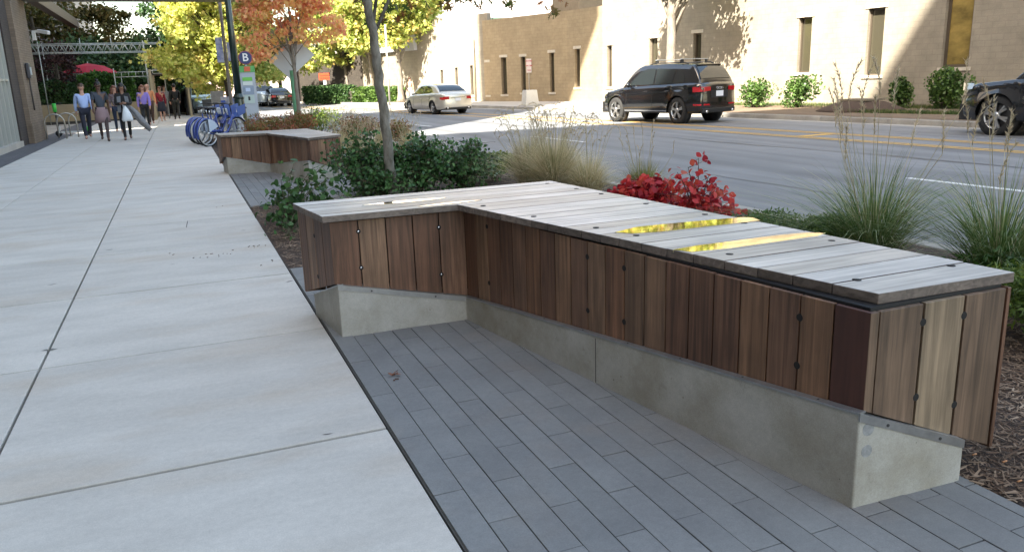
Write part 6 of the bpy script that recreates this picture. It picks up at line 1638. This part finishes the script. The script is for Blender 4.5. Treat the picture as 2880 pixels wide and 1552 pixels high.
    for sd_ in (1, -1): er.ball((hd1.x-.005, sd_*.082*s, hd1.z-.01), (.018*s, .012*s, .030*s), 8, 5)
    er.build('ear', skinm, t)
    # hair
    if not bald:
        h_ = MB(); h_.ball((hd1.x-.022*s, 0, hd1.z+.030*s), (.102*s, .093*s, .098*s), 14, 9, .04)
        if hair in ('long', 'shoulder'):
            zl = {'long': .30, 'shoulder': .20}[hair]*s
            for k in range(11):
                a = R(70+k*22); r_ = .085*s; p0 = Vector((hd1.x-.02*s+r_*math.cos(a), r_*math.sin(a), hd1.z+.03*s)); p1_ = p0+Vector((math.cos(a)*.02, math.sin(a)*.03, -zl*.55)); p2_ = p0+Vector((math.cos(a)*.01, math.sin(a)*.02, -zl))
                h_.tube([p0, p1_, p2_], [.035*s, .034*s, .014*s], 6)
        if hair == 'bun': h_.ball((hd1.x-.03*s, 0, hd1.z+.145*s), .05*s, 10, 6, .05)
        h_.build('hair', hairm, t)
    elif hair == 'fringe':
        h_ = MB(); h_.ball((hd1.x-.035*s, 0, hd1.z+.0), (.075*s, .092*s, .055*s), 12, 7, .03); h_.build('hair', hairm, t)
    # clothing on the same skeleton
    hem = Vector((0, 0, hip+.0*s-tophem))
    TV = [hem, wa, ch, nb-Vector((0, 0, .035*s)), A1[0], A1[1], A1[2], A2[0], A2[1], A2[2]]; TE = [(0, 1), (1, 2), (2, 3), (2, 4), (2, 7)]
    TR_ = [(.158*s*fat, .128*s*fat), (.148*s*fat, .122*s*fat), (.158*s, .125*s), .068*s, .073*s, .058*s, .046*s, .073*s, .058*s, .046*s]
    if sleeves == 'long': TE += [(4, 5), (5, 6), (7, 8), (8, 9)]
    else:
        TV[5] = A1[0].lerp(A1[1], .72); TV[8] = A2[0].lerp(A2[1], .72); TE += [(4, 5), (7, 8)]
        TV.pop(9); TV.pop(6); TR_.pop(9); TR_.pop(6); TE = [(0, 1), (1, 2), (2, 3), (2, 4), (2, 6), (4, 5), (6, 7)]
    skin('top', TV, TE, TR_, topm, t)
    if skirt:
        zb_ = skirt[1]*s; mb = MB(); mb.lathe((0, 0, 0), [(.05, hip+.08*s), (.155*s, hip+.075*s), (.185*s, hip-.08*s), (.20*s, (hip+zb_)/2), (skirt[0]*s, zb_), (skirt[0]*s*.9, zb_+.01)], 22); o = mb.build('skirt', botm, t); o.scale = (1.0, 1.02, 1)
        if tights: skin('tights', [pel, L[0], L[1], L[2], Rg[0], Rg[1], Rg[2]], [(0, 1), (1, 2), (2, 3), (0, 4), (4, 5), (5, 6)], [.12*s, .088*s, .058*s, .041*s, .088*s, .058*s, .041*s], tights, t)
    else:
        skin('trousers', [pel, L[0], L[1], L[2]+Vector((0, 0, -.01)), Rg[0], Rg[1], Rg[2]+Vector((0, 0, -.01))], [(0, 1), (1, 2), (2, 3), (0, 4), (4, 5), (5, 6)],
             [(.155*s*fat, .125*s*fat), .100*s, .072*s, .058*s, .100*s, .072*s, .058*s] if not female else [(.15*s, .12*s), .096*s, .062*s, .045*s, .096*s, .062*s, .045*s], botm, t)
    for q in (L, Rg): skin('shoe', [q[4], q[2]+Vector((.01, 0, -.03*s)), q[2].lerp(q[3], .55)+Vector((0, 0, -.02*s)), q[3]], [(0, 1), (1, 2), (2, 3)], [.034*s, .042*s, .04*s, .03*s], shoem, t)
    if jacket:
        mb = MB()
        for sd_ in (1, -1): mb.slab([(.15*s, sd_*.05*s, 1.36*s), (.16*s, sd_*.16*s, 1.34*s), (.15*s, sd_*.19*s, .86*s), (.17*s, sd_*.09*s, .86*s)], (-.02, 0, 0))
        mb.build('vest', jacket, t)
    return t
def cl(name, c, **k): return mat('cloth_'+name, c, .85, bump=.25, bscale=25, **k)
NAVY = cl('navy', (.018, .02, .035)); BLKC = cl('black', (.012, .012, .013)); BLKS = mat('shoe_black', (.015, .013, .012), .4); BRNS = mat('shoe_brown', (.16, .05, .035), .4)
HB = mat('hair_brown', (.07, .035, .02), .5, island=.1); HK = mat('hair_black', (.010, .008, .007), .45); HG = mat('hair_grey', (.45, .42, .38), .6); HR = mat('hair_auburn', (.16, .06, .03), .5)
def at(px, py): v = G(px, py, .002); return Vector((v.x, v.y, 0))
cam2 = -math.pi/2
GP = 'pedestrians walking down the sidewalk'
# face: rotation so that +x points towards the camera, slightly varied
person('man in a light blue shirt and dark trousers walking beside the hoop racks', at(250, 389)+Vector((0, .0, 0)), cam2+.12, 1.80, SK1, cl('light_blue', (.42, .54, .84), var=.1, scale=6), NAVY, BRNS, HB, stride=.34, lead=-1, arms=((.32, .3), (-.30, .35)), fat=1.2, group=GP)
person('woman in a dark grey top, mauve skirt and dark tights walking in front', at(298, 396), cam2+.1, 1.83, SK2, cl('charcoal', (.045, .055, .075)), cl('mauve', (.26, .18, .19)), BLKS, HK, stride=.32, lead=1, arms=((-.28, .2), (.3, .4)), hair='bun', skirt=(.215, .54), tights=mat('tights', (.05, .03, .03), .6), sleeves='short', female=True, group=GP)
person('woman with long brown hair half hidden behind the woman carrying the white bag', at(338, 373), cam2+.15, 1.72, SK1, cl('maroon_grey', (.10, .05, .05), c2=(.2, .18, .2), scale=9), cl('denim', (.02, .03, .06)), mat('tan_shoe', (.4, .26, .18), .5), HR, stride=.22, lead=1, arms=((.2, .9), (.1, .6)), hair='long', female=True, group=GP)
w4 = at(362, 393)
person('woman in a black top with a grey vest carrying a white plastic bag', w4, cam2+.02, 1.75, SK3, BLKC, BLKC, BLKS, HK, stride=.22, lead=-1, arms=((.25, 1.45), (.30, 1.35)), hair='shoulder', female=True, jacket=cl('grey_knit', (.16, .17, .19)), group=GP)
person('woman in a lavender sweater and black trousers', at(415, 362), cam2+.0, 1.72, SK1, cl('lavender', (.26, .20, .58)), BLKC, mat('pink_shoe', (.5, .3, .25), .5), HR, stride=.3, lead=-1, arms=((.25, .3), (-.25, .2)), hair='shoulder', female=True, group=GP)
person('balding man in an orange shirt behind the woman in lavender', at(428, 350), cam2+.05, 1.80, SK1, cl('orange', (.46, .20, .09)), cl('brown', (.07, .04, .03)), BRNS, HG, stride=.28, lead=-1, arms=((.3, .3), (-.25, .3)), bald=True, hair='fringe', group=GP, fat=1.1)
person('woman in a red cardigan and dark knee length skirt', at(460, 341), cam2+.05, 1.64, SK1, cl('crimson', (.22, .012, .03)), cl('dark_skirt', (.02, .025, .045)), mat('tan_sandal', (.36, .22, .12), .5), HR, stride=.16, lead=-1, arms=((-.05, .2), (.1, .2)), hair='short', skirt=(.22, .50), female=True, group=GP)
person('man in black walking away under the covered walkway', at(500, 336), -cam2+.1, 1.76, SK1, BLKC, cl('dark_olive', (.03, .03, .025)), BLKS, HK, stride=.26, lead=1, arms=((-.25, .3), (.3, .3)), group=GP, fat=1.05)
person('figure in pale grey under the covered walkway left of the man in black', at(470, 327), cam2, 1.72, SK1, cl('pale_grey', (.30, .30, .32)), cl('mid_grey', (.14, .14, .15)), BLKS, HB, stride=.14, group=GP)
# far pavement
FP = 'people on the far pavement'
person('distant person in a brown shirt and pale trousers on the sunlit far pavement', at(1156, 287), cam2+2.6, 1.75, SK1, cl('tan_shirt', (.28, .20, .14)), cl('pale', (.45, .45, .48)), BLKS, HB, stride=.2, group=FP)
person('distant person in a light blue shirt behind the sunlit hedge', at(1001, 276), cam2, 1.75, SK1, cl('sky', (.40, .46, .60)), NAVY, BLKS, HB, group=FP)
person('distant person in a white shirt behind the sunlit hedge', at(1021, 276), cam2, 1.70, SK1, cl('white', (.7, .68, .68)), NAVY, BLKS, HR, group=FP)
# white bag and grey coat held by the fourth walker
h = Vector((w4.x-.02, w4.y-.30, 0)); z = 1.06
wbag = empty('plastic_bag', (h.x, h.y, z), 'white plastic bag with thin handles held by the woman in the grey vest', 'bag')
N_ = 12; V = []; fs = []
for k, (zz_, rx_, ry_) in enumerate(((0, .035, .02), (-.12, .075, .05), (-.28, .13, .07), (-.42, .165, .08), (-.47, .14, .06))):
    for j in range(N_):
        a = 2*math.pi*j/N_; q = 1+.10*math.sin(3*a+k*1.3); V.append((h.x+.05-zz_*.12+rx_*q*math.cos(a), h.y+ry_*q*math.sin(a), z+zz_+.02*math.sin(2*a+k)))
for k in range(4):
    for j in range(N_): fs.append((k*N_+j, k*N_+(j+1) % N_, (k+1)*N_+(j+1) % N_, (k+1)*N_+j))
fs.append(tuple(range(4*N_, 5*N_)))
BAGM = mat('bag_white', (.66, .70, .74), .45, bump=.5, bscale=14)
world_part(MB().add(V, fs, True), 'bag', BAGM, wbag); world_part(MB().tube([(h.x+.01, h.y, z-.02), (h.x, h.y, z+.09), (h.x+.04, h.y, z-.02)], .008, 5), 'handle', BAGM, wbag)
x0, y0 = w4.x+.26, w4.y-.16
mb = MB(); mb.tube([(x0-.08, y0, 1.02), (x0+.06, y0-.02, .86), (x0+.24, y0-.04, .56), (x0+.44, y0-.05, .28)], [.05, .075, .09, .045], 9)
mb.tube([(x0-.10, y0+.05, 1.0), (x0+.0, y0+.05, .8), (x0+.20, y0+.04, .50), (x0+.40, y0+.03, .24)], [.04, .06, .07, .03], 9)
tag(mb.build('coat', cl('grey_tweed', (.16, .16, .17), c2=(.26, .26, .27), scale=30)), 'grey knitted coat hanging from the arm of the woman with the white bag', 'coat')

# ------------------------------------------------------------------ one object for each separate piece
SPLIT = {'door_seam', 'sill', 'pedal', 'front_post', 'screw_notch', 'bolt_head', 'eye', 'ear', 'exhaust', 'roof_bar_foot', 'door_handle', 'mirror', 'pedal', 'handlebar', 'screw', 'tie_plug', 'seat_hole', 'bulb', 'post', 'leg', 'stub', 'rung', 'rib', 'ladder_beam', 'column_base', 'roof_rail', 'recess', 'mullion', 'window_band', 'junction_box', 'vest', 'brake', 'badge'}
for o in [x for x in list(col.objects) if x.type == 'MESH' and (x.name.split('.')[0] in SPLIT or x.name.split('.')[0] == 'stem') and x.parent is not None]:
    me = o.data
    if me.users > 1 or len(me.polygons) > 4000: continue
    nv = len(me.vertices); par = list(range(nv))
    def find(a):
        while par[a] != a: par[a] = par[par[a]]; a = par[a]
        return a
    for e in me.edges:
        a, b = find(e.vertices[0]), find(e.vertices[1])
        if a != b: par[a] = b
    gr = {}
    for i in range(nv): gr.setdefault(find(i), []).append(i)
    if len(gr) < 2 or len(gr) > 99 or (o.name.startswith('stem') and len(gr) > 7): continue
    base = o.name.split('.')[0]; sm = [p.use_smooth for p in me.polygons]
    parts = {}
    for p in me.polygons: parts.setdefault(find(p.vertices[0]), []).append(p)
    first = True; new = []
    for k, vs in gr.items():
        mp = {v: i for i, v in enumerate(vs)}
        m2 = bpy.data.meshes.new(base); m2.from_pydata([tuple(me.vertices[v].co) for v in vs], [], [tuple(mp[v] for v in p.vertices) for p in parts.get(k, [])]); m2.update()
        m2.polygons.foreach_set('use_smooth', [p.use_smooth for p in parts.get(k, [])])
        for mm in me.materials: m2.materials.append(mm)
        new.append(m2)
    for i, m2 in enumerate(new):
        if i == 0: o.data = m2
        else:
            c = o.copy(); c.data = m2; c.name = base; col.objects.link(c)
